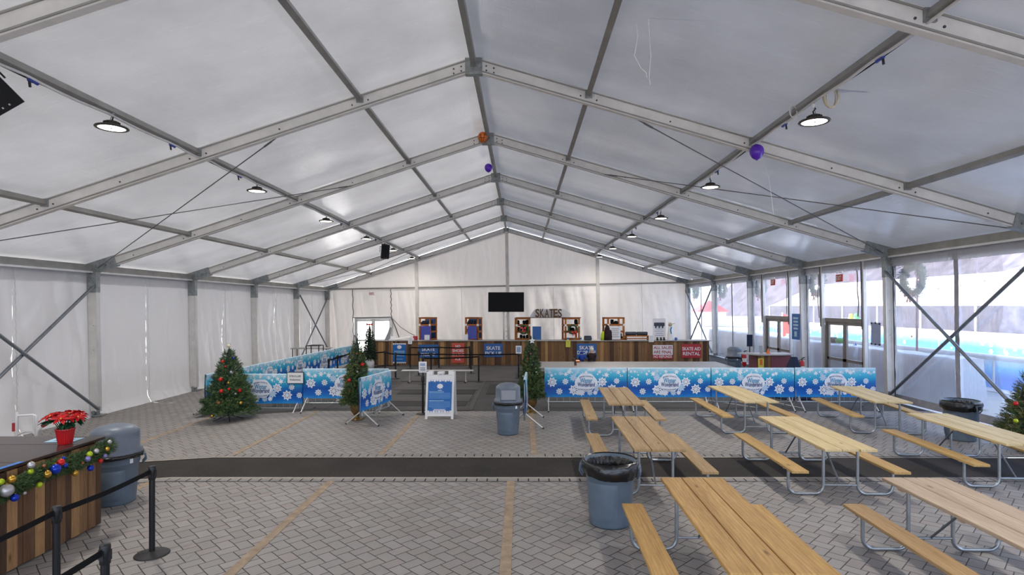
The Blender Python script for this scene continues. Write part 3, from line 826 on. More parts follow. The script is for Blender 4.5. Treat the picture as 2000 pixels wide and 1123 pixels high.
# wiring along the lamp tubes
for sd, sn in ((-1, 'left'), (1, 'right')):
    X = sd * 5.53
    pw = []; pk = []
    y = -3.0
    while y < 36.3:
        sag = -abs(.03 * math.sin(y * 2.1) + .03 * noise.noise(Vector((y, 0, sd))))
        pw.append(TW(X + sd * -.02, y, Zm(5.53) - .17 + sag)); pk.append(TW(X + sd * .07, y, Zm(5.53) - .13 + .03 * math.sin(y * 1.3 + 1)))
        y += .3
    o = thing('power_cable', 'white and black power cables strung along the %s lamp tube' % sn, 'cable', TW(X, 9, Zm(5.53) - .2))
    b = MB(); b.tube([p - o.location for p in pw], .02, 6); b.build('white_lead', [M['cordw']], o)
    b = MB(); b.tube([p - o.location for p in pk], .011, 6); b.build('black_lead', [M['cordk']], o)
    for d in ((7.6, 10.65, 13.2, 20.7, 25.6) if sd < 0 else (7.4, 10.1, 13.6, 19.6, 23.3)):
        p = TW(X, d, Zm(5.53) - .2) - o.location
        c = MB(); c.box(p, (.05, .09, .06), 0, None, .015); c.tube([p + Vector((0, .04, 0)), p + Vector((0, .11, -.01))], .024, 8); c.tube([p + Vector((0, -.02, -.02)), p + Vector((.01, -.02, -.10))], .016, 8, 1)
        c.build('plug', [M['plugb'], M['cordk']], o)
# coil of spare cable
p = at(1623, 188, 8.85); b = MB()
for k in range(7):
    ang = -.5 + k * .17; pts = []
    for j in range(25):
        a = 2 * PI * j / 24; u = .105 * math.sin(a) * (1 + .1 * math.sin(k * 2.2)); z = .165 * math.cos(a) - .01 * k % .03
        pts.append(p + Vector((u * math.cos(ang), u * math.sin(ang), z)))
    b.tube(pts[:-1], .007, 6, 0, False, True)
b.tube([p + Vector((0, 0, .16)), p + Vector((-.02, 0, .24))], .02, 8)
tag(b.build('cable_coil', [M['coil']]), 'coil of cream cable hanging from the right lamp tube', 'cable')
p = at(1549, 218, 9.6); b = MB()
for k in range(4):
    pts = [p + Vector((.06 * math.sin(2 * PI * j / 14) + .02 * k, .03 * k, .09 * math.cos(2 * PI * j / 14))) for j in range(14)]
    b.tube(pts, .008, 6, 0, False, True)
tag(b.build('cable_coil', [M['cordw']]), 'small bundle of white cable beyond the nearest right lamp', 'cable')

# balloons and hanging strings
def balloon(px, py, d, r, mat, label, string=None, face=False):
    p = at(px, py, d); o = thing('balloon', label, 'balloon', p)
    b = MB(); prof = [(r * math.sin(PI * i / 12) * (1 - .10 * math.cos(PI * i / 12)), -r * 1.12 * math.cos(PI * i / 12)) for i in range(13)]
    b.lathe(prof, 20); b.lathe([(.0, -r * 1.1), (.02, -r * 1.18), (.012, -r * 1.22), (0, -r * 1.2)], 8)
    if face:
        for (x, z) in ((-.05, .03), (.045, .035)):
            b.poly([(x - .025, -r * .93, z - .02), (x + .025, -r * .93, z - .02), (x, -r * .93, z + .03)], (0, .03, 0), 1)
        for k in range(5):
            b.poly([(-.07 + k * .03, -r * .95, -.05), (-.05 + k * .03, -r * .95, -.05), (-.06 + k * .03, -r * .95, -.025)], (0, .03, 0), 1)
        for k in range(10):
            a = k * PI / 5; b.tube([(r * .99 * math.sin(t) * math.cos(a), r * .99 * math.sin(t) * math.sin(a), -1.1 * r * math.cos(t)) for t in [PI * j / 10 for j in range(1, 10)]], .004, 4, 1)
    b.build('skin', [mat, M['blackf']], o)
    if string:
        s = MB(); s.tube([Vector(q) - p for q in string], .004, 4); s.build('string', [M['cordw']], o)
balloon(943, 268, 16.3, .135, M['orange'], 'orange pumpkin balloon stuck under the ridge', None, True)
balloon(954, 328, 19.5, .13, M['purple'], 'purple balloon under the ridge, beyond the orange one')
balloon(1478, 297, 11.4, .135, M['purple'], 'purple balloon caught behind the right roof beam', [at(1489, 311, 11.4), at(1501, 345, 11.3), at(1507, 385, 11.3), at(1511, 420, 11.3)])
for pts, lab in (([(1264, 0), (1268, 60), (1271, 110), (1268, 150), (1270, 165)], 'long white string hanging from the right roof slope'), ([(1243, 45), (1246, 70), (1239, 108), (1252, 133), (1262, 142), (1264, 152)], 'short curled white string hanging from the right roof slope')):
    b = MB(); b.tube([at(x, y, 8.4) for x, y in pts], .006, 4)
    tag(b.build('hanging_string', [M['whitep']]), lab, 'string')

# loudspeakers
def speaker(loc, rz, tilt, label, s=1.0, hang=.5):
    o = thing('loudspeaker', label, 'speaker', loc, rz)
    T_ = Matrix.Rotation(tilt, 4, 'X') @ Matrix.Scale(s, 4)
    b = MB(T_)
    w, h, d = .19, .33, .36
    out = [(-w, 0), (w, 0), (w * .55, d), (-w * .55, d)]
    top = [(x, y, h) for x, y in out]; bot = [(x, y, -h) for x, y in out]
    b.add(bot + top, [(0, 1, 5, 4), (1, 2, 6, 5), (2, 3, 7, 6), (3, 0, 4, 7), (4, 5, 6, 7), (3, 2, 1, 0)])
    b.build('cabinet', [M['spk']], o)
    b = MB(T_)
    def fg(u, v): return ((u - .5) * 2 * (w - .01), -.012 - .045 * math.sin(PI * u), (v - .5) * 2 * (h - .01))
    b.grid(fg, 10, 4); b.build('grille', [M['grille']], o)
    b = MB(T_); b.box((0, -.03, -h + .06), (.1, .05, .02)); b.build('badge', [M['silver']], o)
    b = MB(); b.tube([(-.22 * s, .15, 0), (-.22 * s, .15, hang * .6), (.22 * s, .15, hang * .6), (.22 * s, .15, 0)], .014, 6); b.tube([(0, .15, hang * .6), (0, .15, hang)], .02, 6); b.build('yoke', [M['blackm']], o)
speaker(at(753, 492, 27.0) + Vector((0, 0, 0)), .55, .25, 'small black loudspeaker hanging under the left lamp tube, far back', 1.0, .42)
speaker(Vector((-6.44, 6.95, 5.40)), .5, .3, 'large black loudspeaker cut by the left edge of the photo', 1.0, .5)
bpy.data.objects['loudspeaker.001'].rotation_euler = (.2, -.72, .45)

# ================================================================ PICNIC TABLES
def picnic(near, far, kind, label, seed):
    rr = random.Random(seed)
    c = ((near[0] + far[0]) / 2, (near[1] + far[1]) / 2); rz = -math.atan2(far[0] - near[0], far[1] - near[1])
    o = thing('picnic_table', label, 'picnic table', (c[0], c[1], 0), rz, 'picnic tables')
    wt, wb_ = PW[kind]; L = 2.45
    b = MB(); 
    for k in (-1, 0, 1):
        dl = rr.uniform(-.008, .008)
        b.box((k * .245, dl, .74 - .019), (.236, L, .038), 0, Matrix.Rotation(rr.uniform(-.002, .002), 3, 'Z'), .005)
        for yy in (-.93, .0, .93):
            for dx in (-.06, .06): b.lathe([(.007, 0), (0, .001)], 6, 1, (k * .245 + dx, yy + rr.uniform(-.02, .02), .7404))
    for yy in (-.93, 0, .93): b.box((0, yy, .69), (.68, .085, .036), 0)
    b.build('tabletop', [wt, M['gal']], o)
    for k in (-1, 1):
        b = MB(); b.box((k * .70, rr.uniform(-.01, .01), .43 - .019), (.236, L, .038), 0, Matrix.Rotation(rr.uniform(-.003, .003), 3, 'Z'), .005)
        for yy in (-.93, .93):
            for dx in (-.06, .06): b.lathe([(.007, 0), (0, .001)], 6, 1, (k * .70 + dx, yy, .4304))
        b.build('bench', [wb_, M['gal']], o)
    for e in (-1, 1):
        y = e * .93
        b = MB()
        for k in (-1, 1):
            pts = [(k * .75, y, .39), (k * .75, y, .14)]
            for j in range(1, 6): a = j * PI / 10; pts.append((k * (.75 - .115 + .115 * math.cos(a)), y, .14 - .115 * math.sin(a)))
            pts.append((k * .36, y, .025))
            for j in range(1, 6): a = j * PI / 10; pts.append((k * (.36 - .115 * math.sin(a)), y, .14 - .115 * math.cos(a)))
            pts += [(k * .245, y, .3), (k * .245, y, .67)]
            b.tube(pts, .0215, 10)
            b.box((k * .72, y, .388), (.20, .05, .008))
        b.tube([(-.245, y, .15), (.245, y, .15)], .016, 8)
        b.build('leg_frame', [M['pipe']], o)
        b = MB(); b.tube([(0, y, .15), (0, y - e * .55, .67)], .013, 8); b.build('brace', [M['brace']], o)
picnic((2.165, 11.89), (2.275, 14.37), 'brown', 'picnic table of brown boards nearest the right potted tree, against the long banner', 1)
picnic((1.95, 8.10), (2.0, 10.58), 'brown', 'brown stained picnic table just behind the big open grey bin', 2)
picnic((1.935, 4.36), (2.0, 6.78), 'honey', 'honey coloured picnic table in front, beside the big open grey bin', 3)
picnic((5.07, 12.18), (5.08, 14.65), 'pale', 'pale picnic table by the middle of the long snowflake banner', 4)
picnic((4.635, 8.13), (4.70, 10.56), 'pale', 'pale picnic table standing over the dark asphalt band, in the middle row', 5)
picnic((4.53, 4.34), (4.6, 6.78), 'pink', 'pinkish picnic table with glare-greyed top cut by the lower right corner of the photo', 6)
picnic((7.83, 12.12), (8.16, 14.6), 'pale', 'pale picnic table at the right end of the long banner, by the column', 7)
picnic((7.45, 8.40), (7.63, 10.92), 'pale', 'pale picnic table by the open bin at the clear wall', 8)

# ================================================================ BINS
def make_bin(loc, rt, rb, h, label, bag='open', lid=False, rz=0, flap=False):
    o = thing('trash_bin', label, 'bin', loc, rz, 'grey bins')
    b = MB(); n = 40
    b.lathe([(0, .012), (rb * .93, .012), (rb * .97, 0), (rb, .02), (rb * 1.005, .05), (rb + (rt - rb) * .78, h * .78), (rt * .985, h * .79), (rt, h * .82), (rt, h * .97), (rt * 1.05, h * .975), (rt * 1.06, h), (rt * .98, h), (rt * .97, h * .9), (rb * .95, .03), (0, .03)], n)
    for k in range(2):   # shallow raised side panels
        a0 = -1.9 + k * PI; pts = []
        prof = []
        for j in range(13):
            a = a0 + .95 * (j / 12 - .5) * 1.6
            prof.append(a)
        for z0, z1 in ((.10 * h, .70 * h),):
            def fp(u, v, prof=prof):
                a = prof[0] + (prof[-1] - prof[0]) * u; z = z0 + (z1 - z0) * v; ed = min(1, 12 * min(u, 1 - u)) * min(1, 12 * min(v, 1 - v))
                r = rb + (rt - rb) * z / h + .001 + .008 * ed
                return (r * math.cos(a), r * math.sin(a), z)
            b.grid(fp, 24, 20)
    b.build('bin_body', [M['bin']], o)
    for k, a in enumerate((0.0, PI)):
        c = MB(Matrix.Rotation(a, 4, 'Z'))
        c.tube([(rt * .99, -.075, h * .93), (rt + .055, -.07, h * .92), (rt + .065, -.06, h * .82), (rt + .03, -.05, h * .75), (rt + .03, .05, h * .75), (rt + .065, .06, h * .82), (rt + .055, .07, h * .92), (rt * .99, .075, h * .93)], .014, 8)
        c.box((rt + .03, 0, h * .925), (.07, .17, .016))
        c.build('handle', [M['bin']], o)
    if bag:
        b = MB()
        def fb(u, v):
            a = 2 * PI * u; nz = noise.noise(Vector((math.cos(a) * 5, math.sin(a) * 5, v * 3 + rt * 9)))
            n2 = noise.noise(Vector((math.cos(a) * 14, math.sin(a) * 14, v)))
            if v < .5:   # outside, hanging below the rim
                t = v / .5; low = (.17 + .07 * math.sin(a * 1 + 2.6) if bag == 'open' else .10 + .02 * math.sin(a)) + .012 * nz
                r = rt * 1.10 + .012 * nz + .005 * n2 + .02 * math.sin(PI * t); z = h * (1 - low * (1 - t)) + .015 * t
            else:
                t = (v - .5) / .5; r = rt * (1.06 - .14 * min(1, t * 3) - .12 * t) + .014 * n2 * min(1, t * 4); z = h + .015 - t * .42 * h
            return (r * math.cos(a), r * math.sin(a), z)
        b.grid(fb, 110, 12)
        b.add([(rt * .82 * math.cos(k * PI / 12), rt * .82 * math.sin(k * PI / 12), h * .62) for k in range(24)], [tuple(range(24))])
        b.build('bin_liner', [M['bag']], o)
    if lid:
        z = h + .01; b = MB()
        b.lathe([(rt * 1.10, z - .05), (rt * 1.12, z + .0), (rt * 1.10, z + .035), (rt * .99, z + .05), (rt * .985, z + .26), (rt * .95, z + .31), (rt * .7, z + .36), (rt * .35, z + .385), (0, z + .39)], 40)
        b.build('dome_lid', [M['binl']], o)
        for a in ((-PI / 2 + .0, PI / 2) if flap else (PI / 2,)):
            c = MB(Matrix.Rotation(a, 4, 'Z'))
            rr_ = rt * .985
            c.box((rr_ - .035, 0, z + .16), (.10, rt * 1.3, .25), 0, None, .012)
            c.box((rr_ + .022, 0, z + .16), (.012, rt * 1.12, .20), 1, Matrix.Rotation(-.05, 3, 'Y'), .004)
            c.build('flap', [M['binl'], M['binf']], o)
    s = MB(Matrix.Rotation(-.9, 4, 'Z')); s.box((rt + .004, 0, h * .86), (.006, .045, .06)); s.build('sticker', [M['whitep']], o)
    return o
make_bin((1.13, 7.36, 0), .315, .262, .80, 'large open grey bin with a black liner beside the honey coloured table', 'open', False, -.25)
make_bin((-.285, 12.5, 0), .27, .225, .70, 'grey bin with a dome lid beside the right potted tree', 'shut', True, .05, True)
make_bin((-5.72, 8.15, floor_z(-5.72)), .30, .25, .70, 'grey dome lidded bin behind the wood clad counter on the left', 'shut', True, .6, False)
make_bin((9.08, 11.95, 0), .315, .262, .80, 'open grey bin with a ruffled black liner at the clear wall', 'open', False, -1.3)
make_bin((8.62, 23.4, 0), .28, .235, .72, 'grey dome lidded bin far back near the glass doors', 'shut', True, -.6, False)

# ================================================================ LEFT WOOD CLAD COUNTER
o = thing('wooden_counter', 'wood clad counter with a dark glossy top at the lower left, hung with a garland', 'counter', (-6.4, 5.0, 0))
ox, oy = -6.4, 5.0
b = MB(); y = 7.28; rr = random.Random(3)
while y > 2.6:
    w = rr.choice((.07, .09, .11, .13, .15)); t = rr.uniform(.018, .03)
    b.box((-5.31 + t / 2 - ox, y - w / 2 - oy, .535), (t, w - .006, 1.03 + rr.uniform(-.01, .005)), rr.randrange(7)); y -= w
x = -5.32
while x > -8.0:
    w = rr.choice((.09, .11, .13)); b.box((x - w / 2 - ox, 7.26 - oy, .535), (w - .006, .025, 1.03), rr.randrange(7)); x -= w
b.build('cladding', PL, o)
b = MB(); b.box((-6.66 - ox, 4.95 - oy, .52), (2.66, 4.6, 1.0)); b.build('carcass', [M['dark']], o)
b = MB(); b.box((-6.64 - ox, 4.97 - oy, 1.083), (2.74, 4.74, .035), 0, None, .006)
for yy in (6.9, 6.1, 5.2): b.box((-6.64 - ox, yy - oy, 1.1008), (2.73, .006, .0012), 1)
b.build('counter_top', [M['ctop'], M['dark']], o)
b = MB(); b.box((-5.29 - ox, 5.55 - oy, 1.103), (.06, 1.15, .003)); b.build('blue_tape', [M['bluet']], o)
b = MB(); b.box((-5.62, 7.12, 1.1035), (.34, .20, .004), 0, Matrix.Rotation(.12, 3, 'Z')); b.box((-5.62, 7.12, 1.106), (.2, .09, .001), 1, Matrix.Rotation(.12, 3, 'Z'))
tag(b.build('flyer', [M['paperb'], M['teal']]), 'pale blue printed flyer lying at the end of the dark counter top', 'flyer')

# conifer foliage: sprigs of needles
def sprig(b, p, d, rr, ln=.11, nl=.05, k=7, wd=.007, mats=(0, 1)):
    d = d.normalized(); s1 = d.orthogonal().normalized(); s2 = d.cross(s1); mt = rr.choice(mats)
    for j in range(k):
        t = (j + .5) / k; a = rr.uniform(0, 2 * PI); q = p + d * (ln * t)
        out = (s1 * math.cos(a) + s2 * math.sin(a)); tip = q + (out * .75 + d * .75) * nl * rr.uniform(.7, 1.2); sd = out.cross(d).normalized() * wd
        b.add([q - sd, q + sd, tip], [(0, 1, 2)], mt)
    b.add([p - s1 * .004, p + s1 * .004, p + d * ln], [(0, 1, 2)], mt)

garl = thing('garland', 'green pine garland with coloured baubles along the front of the wooden counter', 'garland', (-5.22, 6.2, .95))
gp = lambda t: Vector((-5.215, 5.35 + t * 1.97, .885 + .10 * t ** .7 - .035 * math.sin(PI * t * 2) ** 2))
b = MB(); rr = random.Random(5)
b.tube([gp(k / 20) - garl.location for k in range(21)], .03, 6, 2)
for k in range(2300):
    t = rr.random(); p = gp(t); a = rr.uniform(0, 2 * PI); r_ = .04 + .055 * rr.random()
    d = Vector((abs(math.cos(a)) * .9 + .1, rr.uniform(-.7, .7), math.sin(a)))
    sprig(b, p + Vector((d.x * .02, 0, d.z * .03)) - garl.location, d, rr, .075, .04, 6, .0035)
b.build('pine_garland', [M['green1'], M['green2'], M['trunk']], garl)
for (px, py, r_, mt) in ((61, 908, 6.5, 'silver'), (60, 921, 5, 'limeb'), (23, 936, 7.5, 'gold'), (13, 958, 12.5, 'silver'), (29, 972, 7.5, 'blueb'), (2, 941, 6, 'limeb'), (108, 916, 10, 'blueb'), (92, 926, 7.5, 'gold'), (119, 903, 7, 'redb'), (127, 909, 5, 'blueb'), (77, 947, 5.5, 'limeb'), (147, 924, 6, 'gold'), (171, 896, 5.5, 'lilacb'), (175, 887, 5.5, 'limeb'), (188, 881, 5, 'silver'), (177, 914, 6, 'blueb'), (196, 900, 4.5, 'redb'), (209, 877, 4.5, 'gold'), (214, 863, 4, 'silver'), (205, 890, 4, 'lilacb'), (48, 963, 3.5, 'silver'), (124, 895, 3.5, 'blueb'), (86, 910, 3.5, 'copperb'), (161, 905, 3, 'copperb')):
    d = 5.12 * F / (CX - px); p = at(px, py, d); rw = r_ * d / F
    q = MB(); q.sphere((0, 0, 0), rw, 0, 18, 12); q.tube([(0, 0, rw * .95), (0, 0, rw * 1.18)], rw * .22, 8, 1)
    o_ = q.build('bauble', [M[mt], M['gold']], garl, p - garl.location)

# poinsettia
o = thing('poinsettia', 'red poinsettia in a ribbed red pot on the dark counter top', 'plant', (-5.47, 6.94, 1.102))
b = MB(); vs = []; n = 48
prof = [(0, 0), (.068, 0), (.072, .01), (.095, .165), (.102, .17), (.102, .185), (.088, .185), (.085, .16), (0, .16)]
for i, (r_, z) in enumerate(prof):
    for j in range(n):
        a = 2 * PI * j / n; k = r_ * (1 + (.02 if j % 2 else -.02) * (1 if 1 < i < 5 else 0)); vs.append((k * math.cos(a), k * math.sin(a), z))
b.add(vs, [(i * n + j, i * n + (j + 1) % n, (i + 1) * n + (j + 1) % n, (i + 1) * n + j) for i in range(len(prof) - 1) for j in range(n)])
b.build('pot', [M['potr']], o)
def leafq(b, p, d, up, ln, w, mt):
    d = d.normalized(); s = d.cross(up).normalized() * w; u = s.cross(d).normalized()
    m1 = p + d * ln * .35; m2 = p + d * ln * .68; tp = p + d * ln - u * ln * .18
    b.add([p, m1 + s * .8 + u * w * .25, m1 - u * w * .1, m1 - s * .8 + u * w * .25, m2 + s * .75 + u * w * .1, m2 - u * w * .25, m2 - s * .75 + u * w * .1, tp],
          [(0, 1, 2), (0, 2, 3), (1, 4, 5, 2), (2, 5, 6, 3), (4, 7, 5), (5, 7, 6)], mt)
fl = MB(); lf = MB(); st = MB(); rr = random.Random(11)
for k in range(15):
    a = k * 2.4; r_ = .045 + .15 * math.sqrt(k / 15); c = Vector((r_ * math.cos(a), r_ * math.sin(a), .36 - .5 * r_ ** 1.4 + rr.uniform(-.02, .02)))
    st.tube([(.2 * c.x, .2 * c.y, .15), (.6 * c.x, .6 * c.y, .26), c], .005, 5)
    up = Vector((c.x * 1.2, c.y * 1.2, .35)).normalized(); s1 = up.orthogonal().normalized(); s2 = up.cross(s1)
    for ring, (cnt, ln, w, el) in enumerate(((6, .10, .026, .15), (5, .07, .02, .55))):
        for j in range(cnt):
            q = j * 2 * PI / cnt + ring * .5 + k; d = s1 * math.cos(q) + s2 * math.sin(q) + up * el
            leafq(fl, c, d, up, ln * rr.uniform(.8, 1.15), w, 0)
    fl.sphere(c + up * .012, .009, 1, 6, 4)
    if k > 4:
        for j in range(3):
            q = a + rr.uniform(-.9, .9); d = Vector((math.cos(q), math.sin(q), rr.uniform(-.5, .05)))
            leafq(lf, c * .75 + Vector((0, 0, .03)), d, Vector((0, 0, 1)), rr.uniform(.10, .14), .035, 0)
fl.build('red_bracts', [M['petal'], M['yellow']], o); lf.build('leaves', [M['leaf']], o); st.build('stem', [M['leaf']], o)

# white tubular skate aid behind the counter
o = thing('skate_aid', 'white tubular skate aid frame with red grips behind the wooden counter', 'skate aid', (-7.6, 8.9, floor_z(-7.6)))
P_ = lambda px, py, d=8.9: at(px, py, d) - o.location
b = MB()
b.tube([P_(33, 805), P_(33, 880), P_(34, 960)], .022, 8); b.tube([P_(71, 812), P_(72, 850), P_(72, 960)], .022, 8); b.tube([P_(66, 811), P_(69, 850), P_(69, 960)], .014, 8)
b.tube([P_(33, 812), P_(64, 810), P_(71, 812)], .014, 8); b.tube([P_(35, 848), P_(50, 843), P_(62, 843), P_(72, 851)], .014, 8)
b.tube([P_(72, 851), P_(76, 840), P_(84, 832), P_(98, 822)], .02, 8); b.tube([P_(33, 851), P_(28, 840), P_(28, 828)], .02, 8)
b.tube([P_(34, 960), P_(34, 966), P_(34, 968, 8.5)], .022, 8); b.tube([P_(72, 960), P_(72, 966), P_(72, 968, 8.5)], .022, 8)
b.build('frame', [M['whitem']], o)
for a, c in (((83, 832), (99, 821)), ((28, 842), (28, 826))):
    g = MB(); g.tube([P_(*a), P_(*c)], .03, 10); g.build('grip', [M['sred2']], o)

# ================================================================ STANCHIONS
def make_stanchion(h=.98):
    o = thing('stanchion', '', 'stanchion', (0, 0, 0))
    b = MB(); b.lathe([(0, .045), (.03, .042), (.045, .03), (.165, .016), (.175, .008), (.175, 0), (0, 0)], 32); b.build('base', [M['rubber']], o)
    b = MB(); b.lathe([(.03, .03), (.03, h - .15)], 18); b.build('pole', [M['blackm']], o)
    b = MB(); b.lathe([(.032, h - .15), (.037, h - .145), (.037, h - .012), (.033, h - .002), (0, h)], 18)
    for k in range(4): a = k * PI / 2; b.box((.036 * math.cos(a), .036 * math.sin(a), h - .08), (.012, .03, .075), 0, Matrix.Rotation(a, 3, 'Z'))
    b.build('belt_head', [M['blackp']], o)
    return o
ST = make_stanchion()
first = [True]
def stanchion(x, y, label, h=.98, group='black belt stanchions'):
    if first[0]: first[0] = False; ST.location = (x, y, floor_z(x)); ST['label'] = label; ST['group'] = group; return ST
    o = dup(ST, (x, y, floor_z(x)), 0, label, group)
    return o
def belt(o, a, c, z=.925, w=.05):
    """belt drawn from the head of stanchion o at a to the post at c"""
    a = Vector((a[0], a[1], z + floor_z(a[0]))); c = Vector((c[0], c[1], z + floor_z(c[0]))); d = (c - a).normalized(); a = a + d * .03; c = c - d * .03
    b = MB()
    n_ = 12
    pts = [a + (c - a) * (k / n_) - Vector((0, 0, .02 * math.sin(PI * k / n_))) for k in range(n_ + 1)]
    sd = d.cross(Vector((0, 0, 1))).normalized() * .0015
    vs = []
    for p in pts:
        for s, u in ((-1, -1), (1, -1), (1, 1), (-1, 1)): vs.append(p + sd * s + Vector((0, 0, u * w / 2)) - o.location)
    b.add(vs, [(4 * i + j, 4 * i + (j + 1) % 4, 4 * i + 4 + (j + 1) % 4, 4 * i + 4 + j) for i in range(n_) for j in range(4)])
    b.build('belt', [M['belt']], o)
s1 = stanchion(-4.09, 6.41, 'black belt stanchion with its round base in view, right of the wooden counter'); 
s2 = stanchion(-4.12, 5.13, 'black belt stanchion in front of the planks of the wooden counter'); s3 = stanchion(-3.1, 4.31, 'black belt stanchion cut by the bottom edge, nearest the camera')
s0 = stanchion(-4.12, 3.8, 'black belt stanchion left of the photo edge holding the near belt')
belt(s2, (-4.12, 5.13), (-4.09, 6.41)); belt(s0, (-4.12, 3.8), (-4.12, 5.13)); belt(s3, (-3.1, 4.31), (-3.15, 2.95))
stb = stanchion(-3.15, 2.95, 'black belt stanchion below the photo edge ending the lower belt')
# ================================================================ BANNERED BARRIERS
def star2(cx, cz, r, n=8, inner=.64, rot=0.0):
    return [(cx + (r if k % 2 == 0 else r * inner) * math.cos(rot + PI * k / n), cz + (r if k % 2 == 0 else r * inner) * math.sin(rot + PI * k / n)) for k in range(2 * n)]
def banner_print(L, seed):
    """printed shapes as (polygon or (verts, faces), layer, material) in banner coordinates x 0..L, z 0..1 top"""
    rr = random.Random(seed); out = []; H = .77
    def flake(u, v, r, mt=1):
        cx, cz = u * L, 1.10 - v * H; rot = rr.uniform(0, .8)
        out.append((star2(cx, cz, r, 8, .66, rot), 1, mt))
        for k in range(8):
            a = rot + PI * k / 4; ca, sa = math.cos(a), math.sin(a); w = .07 * r
            out.append(([(cx + ca * .22 * r, cz + sa * .22 * r), (cx + ca * .42 * r - sa * w, cz + sa * .42 * r + ca * w), (cx + ca * .62 * r, cz + sa * .62 * r), (cx + ca * .42 * r + sa * w, cz + sa * .42 * r - ca * w)], 2, 4))
    for k in range(26):
        u = (k + rr.random()) / 26; out.append((star2(u * L, 1.08 - rr.random() ** 1.5 * .17, rr.uniform(.03, .085), 6, .45, rr.random()), 1, rr.choice((1, 1, 2))))
    for k in range(40):
        out.append((star2(rr.random() * L, 1.09 - rr.random() ** 2 * .25, rr.uniform(.008, .022), 4, .6), 1, 1))
    for (u, v, r) in ((.092, .48, .14), (.253, .46, .09), (.18, .80, .095), (.36, .75, .155), (.70, .47, .135), (.875, .44, .085), (.82, .72, .145), (.965, .72, .085)): flake(u, v, r)
    cx, cz = .505 * L, 1.10 - .53 * H
    out.append((star2(cx - .34, cz + .16, .11, 8, .6), 1, 2)); out.append((star2(cx + .3, cz - .1, .13, 8, .6), 1, 2))
    for a, r in ((0.1, .09), (-.12, .10), (.24, .07), (-.22, .08)): out.append((star2(cx + a, cz - .24, r, 8, .62), 1, 1 if a != .1 else 2))
    el = [(cx + .29 * math.cos(2 * PI * k / 40) * (1 + .05 * math.cos(8 * PI * k / 40)), cz + .03 + .25 * math.sin(2 * PI * k / 40) * (1 + .04 * math.cos(12 * PI * k / 40))) for k in range(40)]
    out.append((el, 5, 1))
    def ptext(t, x, z, w, h, mt, arch=0.0):
        pts, fs, asp = TG[t]; k = w / asp
        out.append(([(x + px * k, z + pz * h + arch * (.25 - (px / asp) ** 2) * 4) for px, pz in pts], 9, mt, fs))
    ptext("BERGEN COUNTY'S", cx, cz + .165, .36, .036, 3, .035)
    ptext('Winter', cx, cz + .085, .33, .13, 5); ptext('Wonderland', cx, cz - .02, .46, .115, 3)
    ptext('AT', cx, cz - .093, .03, .022, 3); ptext('VAN SAUN PARK', cx, cz - .14, .36, .036, 3, -.025)
    return out
def barrier(x0, y0, x1, y1, label, seed, foot0=True, foot1=True, group='barriers with snowflake banners', sign=False, wobx=1.0):
    L = math.hypot(x1 - x0, y1 - y0); rz = math.atan2(y1 - y0, x1 - x0)
    z0_ = floor_z(x0); o = thing('banner_barrier', label, 'barrier', (x0, y0, z0_), rz, group)
    b = MB()
    fr = [(.03, 0, .24), (.03, 0, 1.0), (.09, 0, 1.07), (L - .09, 0, 1.07), (L - .03, 0, 1.0), (L - .03, 0, .24), (L - .09, 0, .2), (.09, 0, .2)]
    b.tube(fr, .019, 8, 0, False, True)
    n_ = int(L / .16)
    for k in range(1, n_): b.tube([(L * k / n_, 0, .2), (L * k / n_, 0, 1.07)], .007, 5, 0, False)
    b.build('frame', [M['pipe']], o)
    for k, (u, on) in enumerate(((.12, foot0), (L - .12, foot1))):
        if not on: continue
        f = MB(); 
        f.tube([(u - .03, -.42, .012), (u - .02, -.06, .30), (u, 0, .36), (u + .02, .06, .30), (u + .03, .42, .012)], .0165, 8)
        f.tube([(u, 0, .36), (u, 0, .2)], .016, 8)
        for e in (-.42, .42): f.tube([(u + .03 * (1 if e > 0 else -1), e, .0), (u + .03 * (1 if e > 0 else -1), e, .03)], .022, 8, 1)
        f.build('foot', [M['bench_alu'], M['blackp']], o)
    rip = lambda x, z: -.028 - .018 * noise.noise(Vector((x * 1.4 * wobx, z * 1.2, seed))) - .008 * noise.noise(Vector((x * 5, z * 2, seed)))
    b = MB()
    b.grid(lambda u, v: (u * L, rip(u * L, .33 + .77 * v), .33 + .77 * v), 40, 14)
    b.grid(lambda u, v: (u * L, rip(u * L, 1.1) * (1 - v) + .028 * v, 1.10 + .012 * math.sin(PI * v)), 40, 3)
    b.grid(lambda u, v: (u * L, .03 + .01 * noise.noise(Vector((u * 4, v, seed))), 1.10 - .77 * v), 20, 6)
    for it in banner_print(L, seed):
        pts, ly, mt = it[:3]
        vs = []
        for x, z in pts:
            x = min(max(x, .004), L - .004); z = min(max(z, .335), 1.098); vs.append((x, rip(x, z) - .0022 * ly - .004, z))
        if len(it) == 4: b.add(vs, it[3], mt)
        else:
            c = (sum(v[0] for v in vs) / len(vs), sum(v[1] for v in vs) / len(vs), sum(v[2] for v in vs) / len(vs)); n2 = len(vs)
            b.add(vs + [c], [(k, (k + 1) % n2, n2) for k in range(n2)], mt)
    b.build('banner', [M['bannerg'], M['flake'], M['flakeb'], M['navy'], M['navy'], M['teal']], o)
    return o
xs = [.62, 2.83, 5.06, 7.28, 9.45]
for k, t in enumerate(('left end, beside the potted tree', 'second from its left end', 'third from its left end', 'right end, beside the clear wall')):
    barrier(xs[k], 15.42, xs[k + 1] - .02, 15.42, 'snowflake banner barrier of the long right row, %s' % t, 3 + k)
ys = [15.4, 17.64, 19.88, 22.12, 24.36, 26.6]
